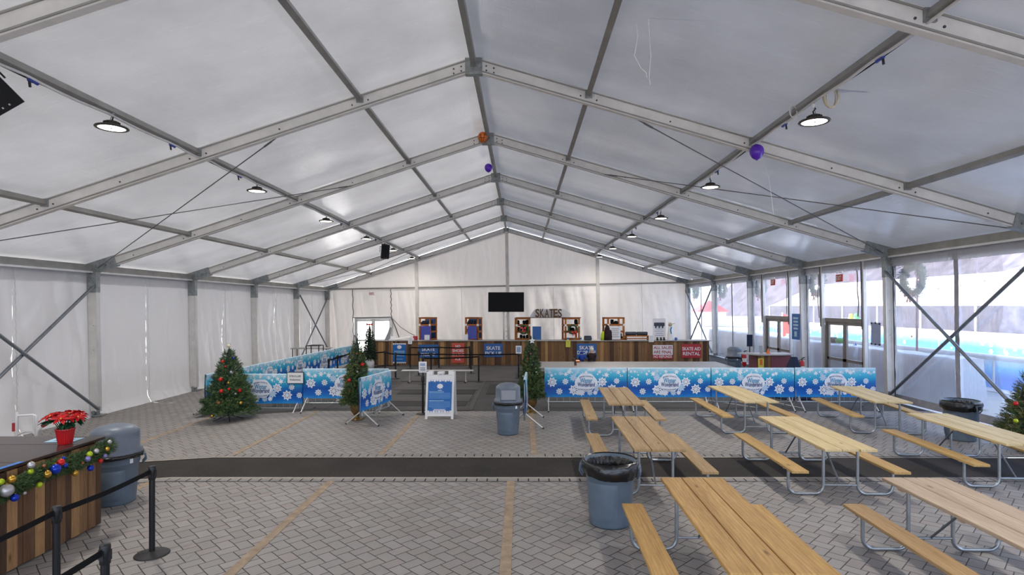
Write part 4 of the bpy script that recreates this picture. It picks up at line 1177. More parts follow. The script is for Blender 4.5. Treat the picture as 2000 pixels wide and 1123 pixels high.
for k, t in enumerate(('nearest section, behind the decorated tree', 'second section', 'third section', 'fourth section', 'farthest section, by the exit door')):
    xa = -8.40 + .65 * (ys[k] - 15.4) / 11.2; xb = -8.40 + .65 * (ys[k + 1] - 15.4) / 11.2
    barrier(xa, ys[k], xb, ys[k + 1] - .02, 'snowflake banner barrier of the long left row running back, %s' % t, 11 + k)
barrier(-7.98, 15.3, -5.78, 15.3, 'snowflake banner barrier just behind the decorated tree, with the logo', 21)
bs = barrier(-5.76, 15.3, -3.50, 15.28, 'snowflake banner barrier crossing in front of the left aisle, behind the left potted tree', 22)
barrier(-3.70, 13.25, -3.36, 14.85, 'short snowflake banner barrier turned towards the camera beside the left potted tree', 23, True, True, 'barriers with snowflake banners', False, 1.4)
barrier(.07, 12.9, .13, 14.45, 'blue banner barrier seen edge on between the dome bin and the right potted tree', 24)
# parking notice on the left banner
p = at(577, 738, 15.2); o = thing('parking_notice', 'framed white stroller parking notice on the left banner', 'sign', p)
b = MB(); b.box((0, .0, 0), (.45, .02, .31), 0); b.box((0, -.012, 0), (.41, .008, .27), 1); b.build('frame', [M['ink'], M['whitep']], o)
b = MB(); b.text('STROLLER', (0, -.018, .045), (1, 0, 0), (0, 0, 1), .05, None, 0); b.text('PARKING', (0, -.018, -.05), (1, 0, 0), (0, 0, 1), .05, None, 0); b.build('lettering', [M['ink']], o)

# ================================================================ TREES
def conifer(b, h, r0, z0, n, rr, mats, ln=.13, nl=.05, k=7, wd=.007, power=.85, core=2):
    rad = lambda t: r0 * (1 - t) ** power * (.9 + .1 * math.cos(t * 34)) + .015
    b.lathe([(rad(t) * .55, z0 + h * t) for t in [i / 14 for i in range(15)]], 12, core)
    for i in range(n):
        t = 1 - math.sqrt(rr.random()) ** .95; t = min(.995, max(0, t)); a = rr.uniform(0, 2 * PI); q = .45 + .5 * math.sqrt(rr.random())
        rr_ = rad(t) * q; p = Vector((rr_ * math.cos(a), rr_ * math.sin(a), z0 + h * t + rr.uniform(-.02, .02) - .05 * q * r0))
        d = Vector((math.cos(a + rr.uniform(-.6, .6)), math.sin(a + rr.uniform(-.6, .6)), rr.uniform(-.25, .6) + .9 * t * t))
        sprig(b, p, d, rr, ln * rr.uniform(.7, 1.25) * (1 - .5 * t), nl, k, wd, mats)
    return rad
def bauble(o, p, r_, mt):
    q = MB(); q.sphere((0, 0, 0), r_, 0, 14, 9); q.tube([(0, 0, r_ * .95), (0, 0, r_ * 1.2)], r_ * .2, 6, 1); q.build('bauble', [M[mt], M['gold']], o, p)

# decorated tree, left
tx, ty = -7.33, 14.52; fz = floor_z(tx)
o = thing('christmas_tree', 'decorated green Christmas tree with red and gold baubles in front of the left banner', 'Christmas tree', (tx, ty, fz))
rr = random.Random(21); b = MB(); H0 = 1.58
rad = conifer(b, H0, .66, .22, 2900, rr, (0, 0, 1), .15, .055, 8, .007, .80)
for k in range(9):
    a = k * .7; b.tube([(0, 0, .22 + H0 * .97), (.03 * math.cos(a), .03 * math.sin(a), .22 + H0 * 1.07)], .006, 4, 1)
b.build('foliage', [M['green1'], M['green2'], M['green4']], o)
b = MB(); b.tube([(0, 0, .06), (0, 0, .6)], .028, 8)
for k in range(4): a = k * PI / 2 + .5; b.tube([(0, 0, .14), (.28 * math.cos(a), .28 * math.sin(a), .03), (.36 * math.cos(a), .36 * math.sin(a), .008)], .012, 6)
b.build('trunk_stand', [M['blackm']], o)
b = MB(); b.sphere((0, -.02, .22 + H0 + .06), .05, 0, 8, 6); b.build('topper', [M['coil']], o)
for (px, py, r_, mt) in ((435, 706, 3.3, 'redb'), (456, 700, 3, 'blueb'), (452, 727, 4.6, 'silver'), (458, 727, 3.5, 'copperb'), (431, 741, 4.2, 'redb'), (446, 748, 3.2, 'gold'), (470, 742, 3.8, 'gold'), (432, 764, 4, 'redb'), (447, 760, 2.6, 'redb'), (468, 763, 3.8, 'redb'), (427, 787, 3.4, 'copperb'), (470, 787, 3.2, 'gold'), (485, 787, 2.4, 'silver'), (414, 813, 3, 'gold'), (460, 769, 2.4, 'silver'), (440, 716, 2.2, 'redb'), (450, 692, 1.8, 'blueb')):
    zz = CH - (py - HY) * 14.2 / F; t = min(1, max(0, (zz - fz - .22) / H0)); xx = (px - CX) * 14.2 / F
    dx = xx - tx; rd = rad(t) * 1.0 + .02; yy = -math.sqrt(max(0, rd * rd - dx * dx)) if abs(dx) < rd else 0
    d = ty + yy; p = at(px, py, d) - o.location
    bauble(o, p, r_ * d / F, mt)

def potted(px, py_base, d, top_z, label, rb, seed, baub, topper=None, star=False):
    x = (px - CX) * d / F; o = thing('potted_tree', label, 'potted tree', (x, d, 0)); rr = random.Random(seed)
    u = MB(); u.lathe([(0, 0), (.15, 0), (.155, .02), (.07, .05), (.055, .09), (.085, .13), (.15, .22), (.165, .30), (.15, .36), (.175, .40), (.18, .42), (.15, .42), (.13, .36), (0, .36)], 24)
    u.box((0, 0, .008), (.32, .32, .016)); u.build('urn', [M['urn']], o)
    b = MB(); h = top_z - .40
    rad = conifer(b, h, rb, .40, 2200, rr, (0, 0, 1, 3), .10, .055, 7, .0075, .62)
    if topper: 
        for a, s in ((.6, .1), (-.5, .12), (.2, .16)): b.tube([(0, 0, top_z - .06), (.05 * a, 0, top_z + s * .5), (.12 * a, 0, top_z + s)], .009, 5, 4)
    b.build('foliage', [M['green1'], M['green2'], M['green4'], M['green3'], M['navyc']], o)
    if star:
        s = MB(); s.poly([(.06 * k_, -.04, top_z - .08 + z_ * 1.3) for k_, z_ in star2(0, 0, 1, 5, .45, PI / 2)] if False else [(x_, -.1, top_z + .0 + z_) for x_, z_ in star2(.03, -.12, .085, 5, .5, PI / 2)], (0, .02, 0)); s.build('ornament', [M['whitep']], o)
    for (bx, by, r_, mt) in baub:
        zz = CH - (by - HY) * d / F; t = min(1, max(0, (zz - .4) / h)); dx = (bx - px) * d / F; rd = rad(t) + .02
        yy = -math.sqrt(max(0, rd * rd - dx * dx)) if abs(dx) < rd else 0
        bauble(o, Vector((dx, yy, zz)), r_ * d / F, mt)
potted(697, 818, 14.05, 1.93, 'slim potted conifer with red baubles in a bronze urn, left of the aisle', .34, 31, [(710, 711, 4, 'redb'), (689, 740, 3.8, 'redb'), (674, 736, 2.8, 'redb'), (703, 724, 2, 'silver'), (678, 745, 2, 'gold'), (690, 760, 2, 'copperb'), (700, 690, 2.2, 'copperb'), (687, 702, 2, 'silver')], True)
potted(1037, 806, 15.0, 1.98, 'slim potted conifer in a bronze urn, right of the aisle behind the dome bin', .33, 33, [(1047, 725, 2, 'silver'), (1046, 718, 1.8, 'silver'), (1022, 733, 2, 'silver'), (1030, 700, 2, 'copperb'), (1036, 690, 2, 'copperb')], None, True)
# far dark tree with red bow
x, d = (722 - CX) * 26.3 / F, 26.3; o = thing('christmas_tree', 'dark slim Christmas tree with silver baubles and a red bow, left of the skate counter', 'Christmas tree', (x, d, floor_z(x))); rr = random.Random(41)
b = MB(); rad = conifer(b, 1.55, .27, .42, 900, rr, (0, 0, 1), .12, .06, 6, .012, .6); b.build('foliage', [M['green4'], M['green1'], M['blackf']], o)
b = MB(); b.lathe([(0, 0), (.2, 0), (.22, .3), (.16, .42), (0, .42)], 16); b.build('tree_stand', [M['whitep']], o)
b = MB(); [b.poly([(0, -.05, 2.0), (s * .14, -.07, 2.06), (s * .14, -.05, 1.95)], (0, .05, 0)) for s in (-1, 1)]; b.sphere((0, -.05, 2.0), .045); b.build('bow', [M['redb']], o)
for k in range(26):
    t = rr.random() * .9; a = rr.uniform(-PI, 0); bauble(o, Vector((rad(t) * math.cos(a), rad(t) * math.sin(a), .42 + 1.55 * t)), .022, rr.choice(('silver', 'silver', 'gold')))
# tree at the right edge
o = thing('christmas_tree', 'sparse green fir with a red bauble cut by the right edge of the photo', 'Christmas tree', (9.62, 11.0, 0)); rr = random.Random(43)
b = MB(); rad = conifer(b, 1.25, .50, .22, 1300, rr, (0, 0, 1), .17, .06, 8, .006, .9)
b.build('foliage', [M['green3'], M['green1'], M['green4']], o)
b = MB(); b.tube([(0, 0, .0), (0, 0, 1.1)], .025, 8); b.lathe([(0, 0), (.16, 0), (.18, .16), (0, .16)], 12); b.build('trunk', [M['trunk']], o)
bauble(o, at(1984, 788, 10.75) - o.location, .04, 'redb'); bauble(o, at(1984, 822, 10.6) - o.location, .04, 'limeb')

# ================================================================ AISLE: sandwich board, posts, benches, mats
o = thing('sandwich_board', 'white folding sandwich board with a blue poster in the aisle', 'sign', at(861, 815, 14.35) * 1.0)
o.location = ((861 - CX) * 14.35 / F, 14.35, 0)
for k, (nm) in enumerate(('front_panel', 'rear_panel')):
    sg = -1 if k == 0 else 1
    Tm = Matrix.Translation((0, sg * .30, 0)) @ Matrix.Rotation(sg * .235, 4, 'X')
    if k: Tm = Matrix.Translation((.02, .30, 0)) @ Matrix.Rotation(.235, 4, 'X')
    b = MB(Tm); w, h = .345, 1.16
    b.box((-w + .03, 0, h / 2), (.06, .035, h), 0, None, .008); b.box((w - .03, 0, h / 2), (.06, .035, h), 0, None, .008)
    b.box((0, 0, .12), (2 * w - .1, .03, .09), 0); b.box((0, 0, h - .15), (2 * w - .1, .03, .13), 0)
    b.box((0, .0, h * .5), (2 * w - .1, .02, h - .3), 0)
    b.box((0, 0, h - .03), (.16, .03, .06), 0, None, .008)
    for x in (-.05, .05): b.box((x, 0, h - .08), (.03, .03, .1), 0)
    b.box((-.2, 0, h - .02), (.14, .03, .02), 0) if False else None
    b.box((-w + .1, 0, h - .03), (.1, .034, .1), 0); b.box((w - .1, 0, h - .03), (.1, .034, .1), 0)
    pn = b.build(nm, [M['whitep']], o)
    if k == 0:
        p = MB(Tm)
        p.box((0, -.02, .56), (.58, .006, .80), 0)
        for zt, sg2 in ((.945, -1), (.175, 1)):
            for j in range(9): 
                s = star2(-.27 + j * .0675, zt, .035 if j % 2 else .05, 6, .6); p.add([(x, -.0245, z) for x, z in s] + [(-.27 + j * .0675, -.0245, zt)], [(q, (q + 1) % 12, 12) for q in range(12)], 1)
        s = star2(0, .80, .07, 8, .75); p.add([(x * 1.2, -.0245, z) for x, z in s] + [(0, -.0245, .80)], [(q, (q + 1) % 16, 16) for q in range(16)], 1)
        p.box((0, -.025, .70), (.1, .002, .014), 1)
        for j in range(14):
            zz = .66 - j * .03; 
            if j in (6,): continue
            p.box((-.0 - (.08 if j in (0, 7) else 0), -.0245, zz), (.52 if j not in (0, 7, 13) else .36, .002, .014), 4 if j not in (0, 7) else 3)
        p.box((0, -.0245, .235), (.28, .002, .016), 1); p.box((0, -.0245, .21), (.32, .002, .014), 1)
        p.build('poster', [M['pblue'], M['swhite'], M['sblue'], M['paperb'], M['ptext']], pn)
# sign post beside the board
x, d = (826 - CX) * 14.75 / F, 14.75
sp = stanchion(x, d, 'black stanchion with a small white notice on top beside the sandwich board')
b = MB(); b.box((.0, -.03, 1.20), (.20, .012, .28)); b.box((0, -.037, 1.265), (.13, .003, .07), 1); [b.box((0, -.037, 1.19 - .025 * k), (.14 - .02 * (k % 2), .003, .01), 2) for k in range(4)]
b.tube([(0, -.01, .96), (0, -.02, 1.08)], .012, 6, 2)
b.build('notice', [M['paper'], M['acryl'], M['ink']], sp)
# queue stanchions
QS = [(752, 23.0, 'A'), (772.6, 22.0, 'B'), (801, 25.6, 'C'), (818, 22.8, 'D0'), (842, 22.0, 'E'), (857, 25.6, 'F'), (917, 25.6, 'G'), (920, 23.6, 'G2'), (935, 20.9, 'H'), (1013, 22.0, 'I'), (642, 20.3, 'L1'), (659, 21.9, 'L2'), (683, 23.2, 'L3'), (826, 20.3, 'J')]
QL = {'A': 'left of the blue poster', 'B': 'front left corner of the queue', 'C': 'rear left corner of the queue, by the first blue sign', 'D0': 'in the queue under the first blue sign', 'E': 'in the queue right of the first blue sign', 'F': 'rear row between the blue and the red sign', 'G': 'rear right corner right of the red sign', 'G2': 'just in front of the rear right corner post', 'H': 'right end of the nearest belt', 'I': 'right end of the queue beside the right potted tree', 'L1': 'nearest of three along the left banner', 'L2': 'middle of three along the left banner', 'L3': 'farthest of three along the left banner', 'J': 'left end of the nearest belt behind the sign post'}
QO = {}
for px, d, k in QS:
    x = (px - CX) * d / F; QO[k] = (stanchion(x, d, 'black queue stanchion, ' + QL[k]), (x, d))
for a, c in (('C', 'F'), ('F', 'G'), ('B', 'E'), ('E', 'I'), ('J', 'H'), ('L1', 'L2'), ('L2', 'L3'), ('L3', 'A'), ('A', 'B'), ('G', 'G2'), ('L1', 'L3')):
    belt(QO[a][0], QO[a][1], QO[c][1])
b = MB(); o = QO['I'][0]; b.box((-.0, -.03, 1.10), (.22, .012, .30)); b.box((.0, -.037, 1.10), (.15, .003, .2), 1); b.tube([(0, -.01, .96), (0, -.02, 1.0)], .012, 6, 2); b.build('notice', [M['paper'], M['acryl'], M['ink']], o)
# low aluminium benches
def bench(x0, x1, d, label):
    o = thing('aluminium_bench', label, 'bench', ((x0 + x1) / 2, d, 0)); L = x1 - x0
    b = MB(); b.box((0, 0, .43), (L, .26, .04), 0, None, .012); b.build('seat', [M['bench_alu']], o)
    for s in (-1, 1):
        f = MB(); u = s * (L / 2 - .28); f.tube([(u, 0, .03), (u, 0, .42)], .025, 8); f.tube([(u, -.22, .025), (u, .22, .025)], .025, 8)
        for e in (-.22, .22): f.tube([(u, e - .03, .025), (u, e + .03, .025)], .03, 8, 1)
        f.build('leg', [M['bench_alu'], M['blackp']], o)
bench(-4.30, -1.72, 20.85, 'low white aluminium bench behind the sandwich board')
bench(-6.95, -4.48, 20.85, 'low white aluminium bench behind the short banner, left of the aisle')
bench(-7.3, -5.0, 16.6, 'low white aluminium bench seen under the left banner')
# dark rubber mats in the aisle
for (x0, x1, y0, y1, mt, t) in ((-4.2, -1.55, 15.9, 16.55, 'mat2', 'dark rubber mat across the aisle, nearest strip'), (-3.9, -1.5, 18.1, 18.9, 'mat2', 'dark rubber mat across the aisle, middle strip'), (-1.1, 1.1, 18.1, 20.3, 'mat2', 'dark rubber mat behind the dome bin'),
                              (-4.4, .9, 21.2, 26.8, 'mat1', 'wide grey rubber matting in front of the skate counter'), (-4.4, -1.5, 16.7, 18.0, 'mat1', 'grey rubber mat strip in the aisle, between dark mats'), (-4.2, -1.4, 19.0, 20.9, 'mat1', 'grey rubber mat strip under the low bench'), (-4.2, -1.4, 15.25, 15.85, 'mat1', 'grey rubber mat at the mouth of the aisle')):
    b = MB(); b.box(((x0 + x1) / 2, (y0 + y1) / 2, .004), (x1 - x0, y1 - y0, .012)); tag(b.build('rubber_mat', [M[mt]]), t, 'mat', 'mats in the aisle')
for k, (xa, xb) in enumerate(((-5.35, -5.28), (-1.42, -1.30))):
    b = MB(); b.box(((xa + xb) / 2, 18.5, -.001), (xb - xa, 6.4, .01)); struct(b, 'trim_%d' % (20 + k), [M['kerb'] if False else M['mat1']], None, 'grey line on the asphalt, %s side of the aisle' % ('left' if k == 0 else 'right'), 'floor')
for k, (p0, p1) in enumerate((((2.9, 17.6), (3.6, 15.6)), ((5.3, 17.2), (6.4, 15.7)), ((7.0, 17.4), (7.6, 15.6)))):
    b = MB(); b.beam((p0[0], p0[1], -.002), (p1[0], p1[1], -.002), .08, .006, 0); struct(b, 'trim_%d' % (23 + k), [M['kerb']], None, 'pale painted line on the asphalt under the long banner, number %d from the left' % (k + 1), 'floor')
# ================================================================ SKATE COUNTER AT THE BACK
DC = 27.0
o = thing('skate_counter', 'long wood clad skate rental counter across the back of the tent', 'counter', (.9, DC + .4, 0))
b = MB(); rr = random.Random(9); x = -6.95
while x < 8.74:
    w = min(rr.choice((.09, .12, .14, .16, .19)), 8.76 - x); t = rr.uniform(.02, .035)
    b.box((x + w / 2 - .9, t / 2 - .4, .56), (w - .006, t, 1.12), rr.choice((0, 0, 1, 1, 2, 3, 4, 5, 5, 6))); x += w
for x in (-6.94, 8.75): b.box((x - .9, .0, .56), (.03, .8, 1.12), 5)
b.build('cladding', PL, o)
b = MB(); b.box((0, .05, .55), (15.6, .7, 1.08)); b.build('carcass', [M['dark']], o)
b = MB(); b.box((0, -.0, 1.135), (15.9, .9, .035), 0, None, .005); b.build('counter_top', [M['gtop']], o)

def panel_sign(x0, y0, x1, y1, d, mats, label, lines, nm='counter_sign', grp=None, band=None):
    """flat sign board; lines = [(text, centre row 0..1, height share, material index)]"""
    a = at(x0, y1, d); c = at(x1, y0, d); w = c.x - a.x; h = c.z - a.z
    o = thing(nm, label, 'sign', ((a.x + c.x) / 2, d, a.z), 0, grp)
    b = MB(); b.box((0, 0, h / 2), (w, .012, h), 0)
    if band: b.box((0, -.0065, h * band / 2), (w, .002, h * band), 2)
    for (t, r, hs, mi) in lines: b.text(t, (0, -.0085, h * (1 - r)), (1, 0, 0), (0, 0, 1), h * hs, None, mi, w * .92)
    b.build('board', mats, o); return o, w, h
SK = DC - .02
SW = [M['sblue'], M['swhite'], M['dred']]
panel_sign(817, 673, 856, 699, SK, SW, 'blue SKATE sign on the counter under the first shelf rack', [('SKATE', .36, .25, 1), ('PICK UP', .74, .22, 1)])
panel_sign(945, 671, 982, 697, SK, SW, 'blue SKATE PICK UP sign on the counter, right of the red NO SHOES sign', [('SKATE', .34, .27, 1), ('PICK UP', .72, .25, 1)])
panel_sign(1126, 671, 1165, 700, SK, SW, 'blue SKATE DROP-OFF sign on the counter behind the seated children', [('SKATE', .28, .25, 1), ('DROP-OFF', .60, .25, 1)])
panel_sign(882, 670, 907, 709, SK, [M['sred'], M['swhite'], M['dred']], 'red NO SHOES ON THE ICE sign on the counter', [('NO', .16, .12, 1), ('SHOES', .38, .14, 1), ('ON THE', .58, .12, 1), ('ICE', .79, .14, 1)])
panel_sign(1275, 674, 1314, 701, SK, [M['swhite'], M['dred'], M['sred2']], 'white and red ALL SALES ARE FINAL sign on the counter', [('ALL SALES', .18, .22, 1), ('ARE FINAL', .50, .22, 1), ('NO REFUNDS', .83, .20, 0)], 'counter_sign', None, .30)
panel_sign(1331, 672, 1370, 699, SK, [M['sred2'], M['swhite'], M['dred']], 'red SKATE AID RENTAL sign at the right end of the counter', [('SKATE AID', .34, .25, 1), ('RENTAL', .69, .25, 1)])
def blue_poster(x0, y0, x1, y1, d, label, nm='poster'):
    o, w, h = panel_sign(x0, y0, x1, y1, d, [M['pblue'], M['swhite'], M['sblue']], label, [], nm)
    b = MB()
    for zt in (h * .985, h * .02):
        for j in range(7): b.add([(x, -.009, z) for x, z in star2(-w / 2 + w * (j + .5) / 7, zt, w * .08, 6, .6)], [tuple(range(12))], 0)
    b.add([(x * 1.2, -.009, z) for x, z in star2(0, h * .82, w * .16, 8, .8)], [tuple(range(16))], 0)
    for k, q in enumerate((.62, .57, .52, .42, .37, .2)): b.box((0, -.008, h * q), (w * (.8 if k not in (5,) else .5), .002, h * .02), 1)
    b.build('print', [M['swhite'], M['paperb']], o)
blue_poster(767, 671, 793, 709, SK, 'blue printed poster at the left end of the counter front')

# shelf racks on the counter
def rack(px0, px1, ytop, label, rz, seed, poster=None, wreath=False, blue=True):
    d = 27.45; a = at(px0, 664, d); c = at(px1, ytop, d); w = c.x - a.x; h = c.z - 1.155; dp = .5; rr = random.Random(seed)
    o = thing('shelf_rack', label, 'shelf', ((a.x + c.x) / 2, d, 1.155), rz, 'wooden racks on the skate counter')
    b = MB()
    for x in (-w / 2 + .045, w / 2 - .045):
        for y in (-.02, dp): b.box((x, y, h / 2), (.085, .05, h), 0)
    for z in (.03, h * .36, h * .66, h - .03):
        b.box((0, -.03, z), (w, .03, .075), 1); b.box((0, dp + .01, z), (w, .03, .075), 1)
        for x in (-w / 2 + .01, w / 2 - .01): b.box((x, dp / 2, z), (.025, dp + .06, .075), 1)
    b.build('frame', [M['crate'], M['cratex']], o)
    for z in (.06, h * .36 + .04, h * .66 + .04): 
        s = MB(); s.box((0, dp / 2, z), (w - .05, dp, .02)); s.build('shelf', [M['cratex']], o)
    t = MB()
    for x in (-w / 2 + .045, w / 2 - .045): t.box((x, -.047, h * .665), (.10, .006, .1))
    t.build('tape', [M['whitep']], o)
    k = 0
    for z in (.07, h * .36 + .05, h * .66 + .05):
        for i in range(4):
            if not blue and rr.random() < .4: continue
            sb = MB(); x = -w / 2 + .14 + (w - .28) * i / 3; hh = rr.uniform(.13, .24)
            sb.box((x, .18, z + hh / 2), (.12, .22, hh), 0, Matrix.Rotation(rr.uniform(-.2, .2), 3, 'Z'), .03); sb.box((x, .07, z + .05), (.1, .22, .1), 0, None, .03)
            tag(sb.build('rental_skate', [M['navyc'] if (blue and rr.random() < .6) else M['blackf']], None, None), None)
            q = bpy.data.objects[sb_name()] if False else C.objects[-1]
            q.matrix_world = Matrix.Translation(o.location) @ Matrix.Rotation(rz, 4, 'Z')
            tag(q, 'dark rental boot on the %s' % label.replace('wooden shelf rack', 'rack'), 'boot', 'boots on the ' + label)
    if blue:
        bp = MB(); bp.box((0, dp - .02, h * .5), (w - .12, .01, h - .1)); bp.build('back_cloth', [M['sblue']], o)
    return o, w, h, d
r1 = rack(817, 844, 620, 'wooden shelf rack at the left, beside the first column', -.42, 1)
r2 = rack(908, 936, 620, 'wooden shelf rack above the red sign', -.25, 2)
r3 = rack(1007, 1036, 621, 'wooden shelf rack left of the SKATES letters', .1, 3, None, True, False)
r4 = rack(1102, 1133, 621, 'wooden shelf rack right of the SKATES letters', .18, 4, None, True, False)
r5 = rack(1184, 1221, 620, 'wooden shelf rack farthest right, with a white notice', .3, 5, None, False, False)
def flat(nm, px0, py0, px1, py1, d, mats, label, cat='sign', lines=0, tilt=0.0):
    a = at(px0, py1, d); c = at(px1, py0, d); w = c.x - a.x; h = c.z - a.z
    b = MB(Matrix.Rotation(tilt, 4, 'X')); b.box((0, 0, h / 2), (w, .01, h))
    for k in range(lines): b.box((0, -.007, h * (.8 - .6 * k / max(1, lines - 1))), (w * (.7 - .15 * (k % 2)), .002, h * .03), 1)
    o = b.build(nm, mats, None, ((a.x + c.x) / 2, d, a.z)); return tag(o, label, cat)
flat('poster', 822, 637, 841, 663.3, 27.15, [M['pviolet'], M['sblue']], 'violet blue poster on the leftmost shelf rack', 'poster', 6)
flat('poster', 913, 637, 931, 662, 27.2, [M['pviolet'], M['sblue']], 'violet blue poster on the shelf rack above the red sign', 'poster', 6)
flat('poster', 1040, 637.5, 1057, 663.5, 27.2, [M['sblue'], M['pblue']], 'blue poster leaning between the right potted tree and the SKATES board', 'poster', 8, -.08)
flat('notice', 1191, 637, 1212, 663, 27.15, [M['swhite'], M['ink']], 'white notice hung on the rightmost shelf rack', 'sign', 5)
flat('notice', 829, 654, 839, 664, 26.85, [M['paper'], M['acryl']], 'small white notice on the counter in front of the leftmost rack', 'sign', 3, -.05)
flat('notice', 905, 653, 914, 664, 26.85, [M['paper'], M['acryl']], 'small white notice on the counter left of the rack above the red sign', 'sign', 0, -.05)
flat('notice', 797, 659, 805, 672, 26.94, [M['paper'], M['ink']], 'small white notice at the counter edge right of the blue poster', 'sign', 4)
flat('notice', 1267, 655, 1277, 668, 26.94, [M['paper'], M['acryl']], 'small white notice at the counter edge left of the ALL SALES sign', 'sign', 4)
flat('notice', 1105, 664.5, 1114, 678, 26.94, [M['yellow'], M['greenx']], 'yellow and green notice on the counter front under the right rack', 'sign', 4)
o = flat('poster', 1275, 622, 1300, 663.3, 27.3, [M['swhite'], M['acryl']], 'tall white poster with a dark skate picture at the right of the counter', 'poster', 7)
b = MB(); b.box((0, -.009, .72), (.5, .003, .16)); [b.box((-.16 + .16 * k, -.009, .6), (.07, .003, .12)) for k in range(3)]; b.build('picture', [M['ink']], o)
# wreaths on the racks
def wreath(loc, r, rt, mat, label, bow, n=260, nv=None, seed=1, rx=0.0, rzz=0.0):
    o = thing('wreath', label, 'wreath', loc, rzz); rr = random.Random(seed); b = MB()
    b.tube([(r * math.cos(k * PI / 12), 0, r * math.sin(k * PI / 12)) for k in range(24)], rt * .75, 6, 0, False, True)
    for k in range(n):
        a = rr.uniform(0, 2 * PI); q = rr.uniform(0, 2 * PI); c = Vector((r * math.cos(a), 0, r * math.sin(a))); d = Vector((math.cos(a) * math.cos(q), math.sin(q), math.sin(a) * math.cos(q))) + Vector((-math.sin(a), 0, math.cos(a))) * .5
        sprig(b, c, d, rr, rt * 1.3, rt * .5, 5, rt * .09, (0,))
    b.build('wreath_ring', [mat], o)
    bw = MB(); x, z, s = bow
    for e in (-1, 1):
        bw.poly([(x, -rt, z), (x + e * s, -rt * 1.2, z + s * .7), (x + e * s * 1.1, -rt * 1.2, z - s * .3)], (0, .03, 0)); bw.poly([(x, -rt, z), (x + e * s * .25, -rt, z - s * 1.4), (x + e * s * .75, -rt, z - s * 1.3)], (0, .02, 0))
    bw.sphere((x, -rt, z), s * .25, 0, 8, 6); bw.build('bow', [M['redb']], o)
wreath(at(1023, 644, 27.2), .19, .06, M['green1'], 'green wreath with a red bow on the rack left of the SKATES letters', (-.03, .07, .12), 160, None, 2)
wreath(at(1119, 643.5, 27.2), .20, .06, M['green1'], 'green wreath with a red bow hanging low on the rack right of the SKATES letters', (.05, -.14, .12), 160, None, 3)
# SKATES letter sign on its plank
p0 = at(1010, 621, 27.5); p1 = at(1133, 621, 27.5)
b = MB(); b.box(((p0.x + p1.x) / 2, 27.7, p0.z + .015), (p1.x - p0.x + .1, .3, .03)); tag(b.build('display_plank', [PL[2]]), 'wooden plank bridging two racks under the SKATES letters', 'plank')
b = MB(); a = at(1037, 620.5, 27.7); w_ = at(1105, 604, 27.7); pts = [(a.x - .1, a.z), (w_.x + .1, a.z), (w_.x + .25, a.z + .15), (w_.x + .1, a.z + .3), (w_.x - .1, w_.z), (at(1045, 0, 27.7).x, w_.z), (at(1040, 0, 27.7).x, a.z + .25)]
b.poly([(x, 27.72, z + .01) for x, z in pts], (0, .03, 0)); tag(b.build('letter_backboard', [M['paper']]), 'white cut out board behind the SKATES letters', 'board')
for t, px in zip('SKATES', (1049.5, 1058.5, 1068, 1077, 1085, 1093.5)):
    p = at(px, 612.5, 27.6); pts, fs, asp = TG[t]; hh = .40; kx = min(.19 / asp, .36)
    bm = MB(); n0 = len(pts)
    bm.add([(x * kx, 0, z * hh) for x, z in pts], fs, 0); bm.add([(x * kx, -.05, z * hh) for x, z in pts], fs, 0)
    from collections import Counter
    ed = Counter(); od = {}
    for f in fs:
        for i in range(len(f)):
            e = (f[i], f[(i + 1) % len(f)]); ed[tuple(sorted(e))] += 1; od[tuple(sorted(e))] = e
    for e, c_ in ed.items():
        if c_ == 1:
            i, j = od[e]; bm.add([(pts[i][0] * kx, 0, pts[i][1] * hh), (pts[j][0] * kx, 0, pts[j][1] * hh), (pts[j][0] * kx, -.05, pts[j][1] * hh), (pts[i][0] * kx, -.05, pts[i][1] * hh)], [(0, 1, 2, 3)], 0)
    q = bm.build('sign_letter', [M['maroon'] if False else PL[2]], None, (p.x, p.y, p0.z + .03 + hh / 2))
    which = {'S': 'first letter S' if px < 1060 else 'last letter S'}.get(t, 'letter ' + t)
    tag(q, 'dark free standing %s of the SKATES sign' % which, 'letter', 'letters of the SKATES sign')
# television on a truss
p = at(988.5, 590, 28.6); o = thing('television', 'large black flat television on a metal truss behind the counter', 'television', (p.x, 28.6, p.z - .5)); W_, H_ = 70 * 28.6 / F, 38.5 * 28.6 / F
b = MB(); b.box((0, 0, .5), (W_, .06, H_), 0, None, .01); b.build('housing', [M['blackp']], o)
b = MB(); b.box((0, -.034, .505), (W_ - .04, .006, H_ - .05)); b.build('screen', [M['tvs']], o)
b = MB(); b.box((0, .06, .5), (.5, .08, .4)); b.build('bracket', [M['blackm']], o)
o = thing('truss_stand', 'silver truss tower carrying the television', 'truss', (p.x, 28.9, 0))
b = MB()
for x in (-.13, .13):
    for y in (-.13, .13): b.tube([(x, y, .03), (x, y, 2.9)], .025, 8)
for k in range(11):
    z = .12 + k * .25
    for (xa, ya, xb, yb) in ((-.13, -.13, .13, -.13), (.13, -.13, .13, .13), (.13, .13, -.13, .13), (-.13, .13, -.13, -.13)):
        b.tube([(xa, ya, z), (xb, yb, z + .25)], .011, 6)
b.box((0, 0, .015), (.6, .6, .03)); b.build('truss_tower', [M['alul']], o)
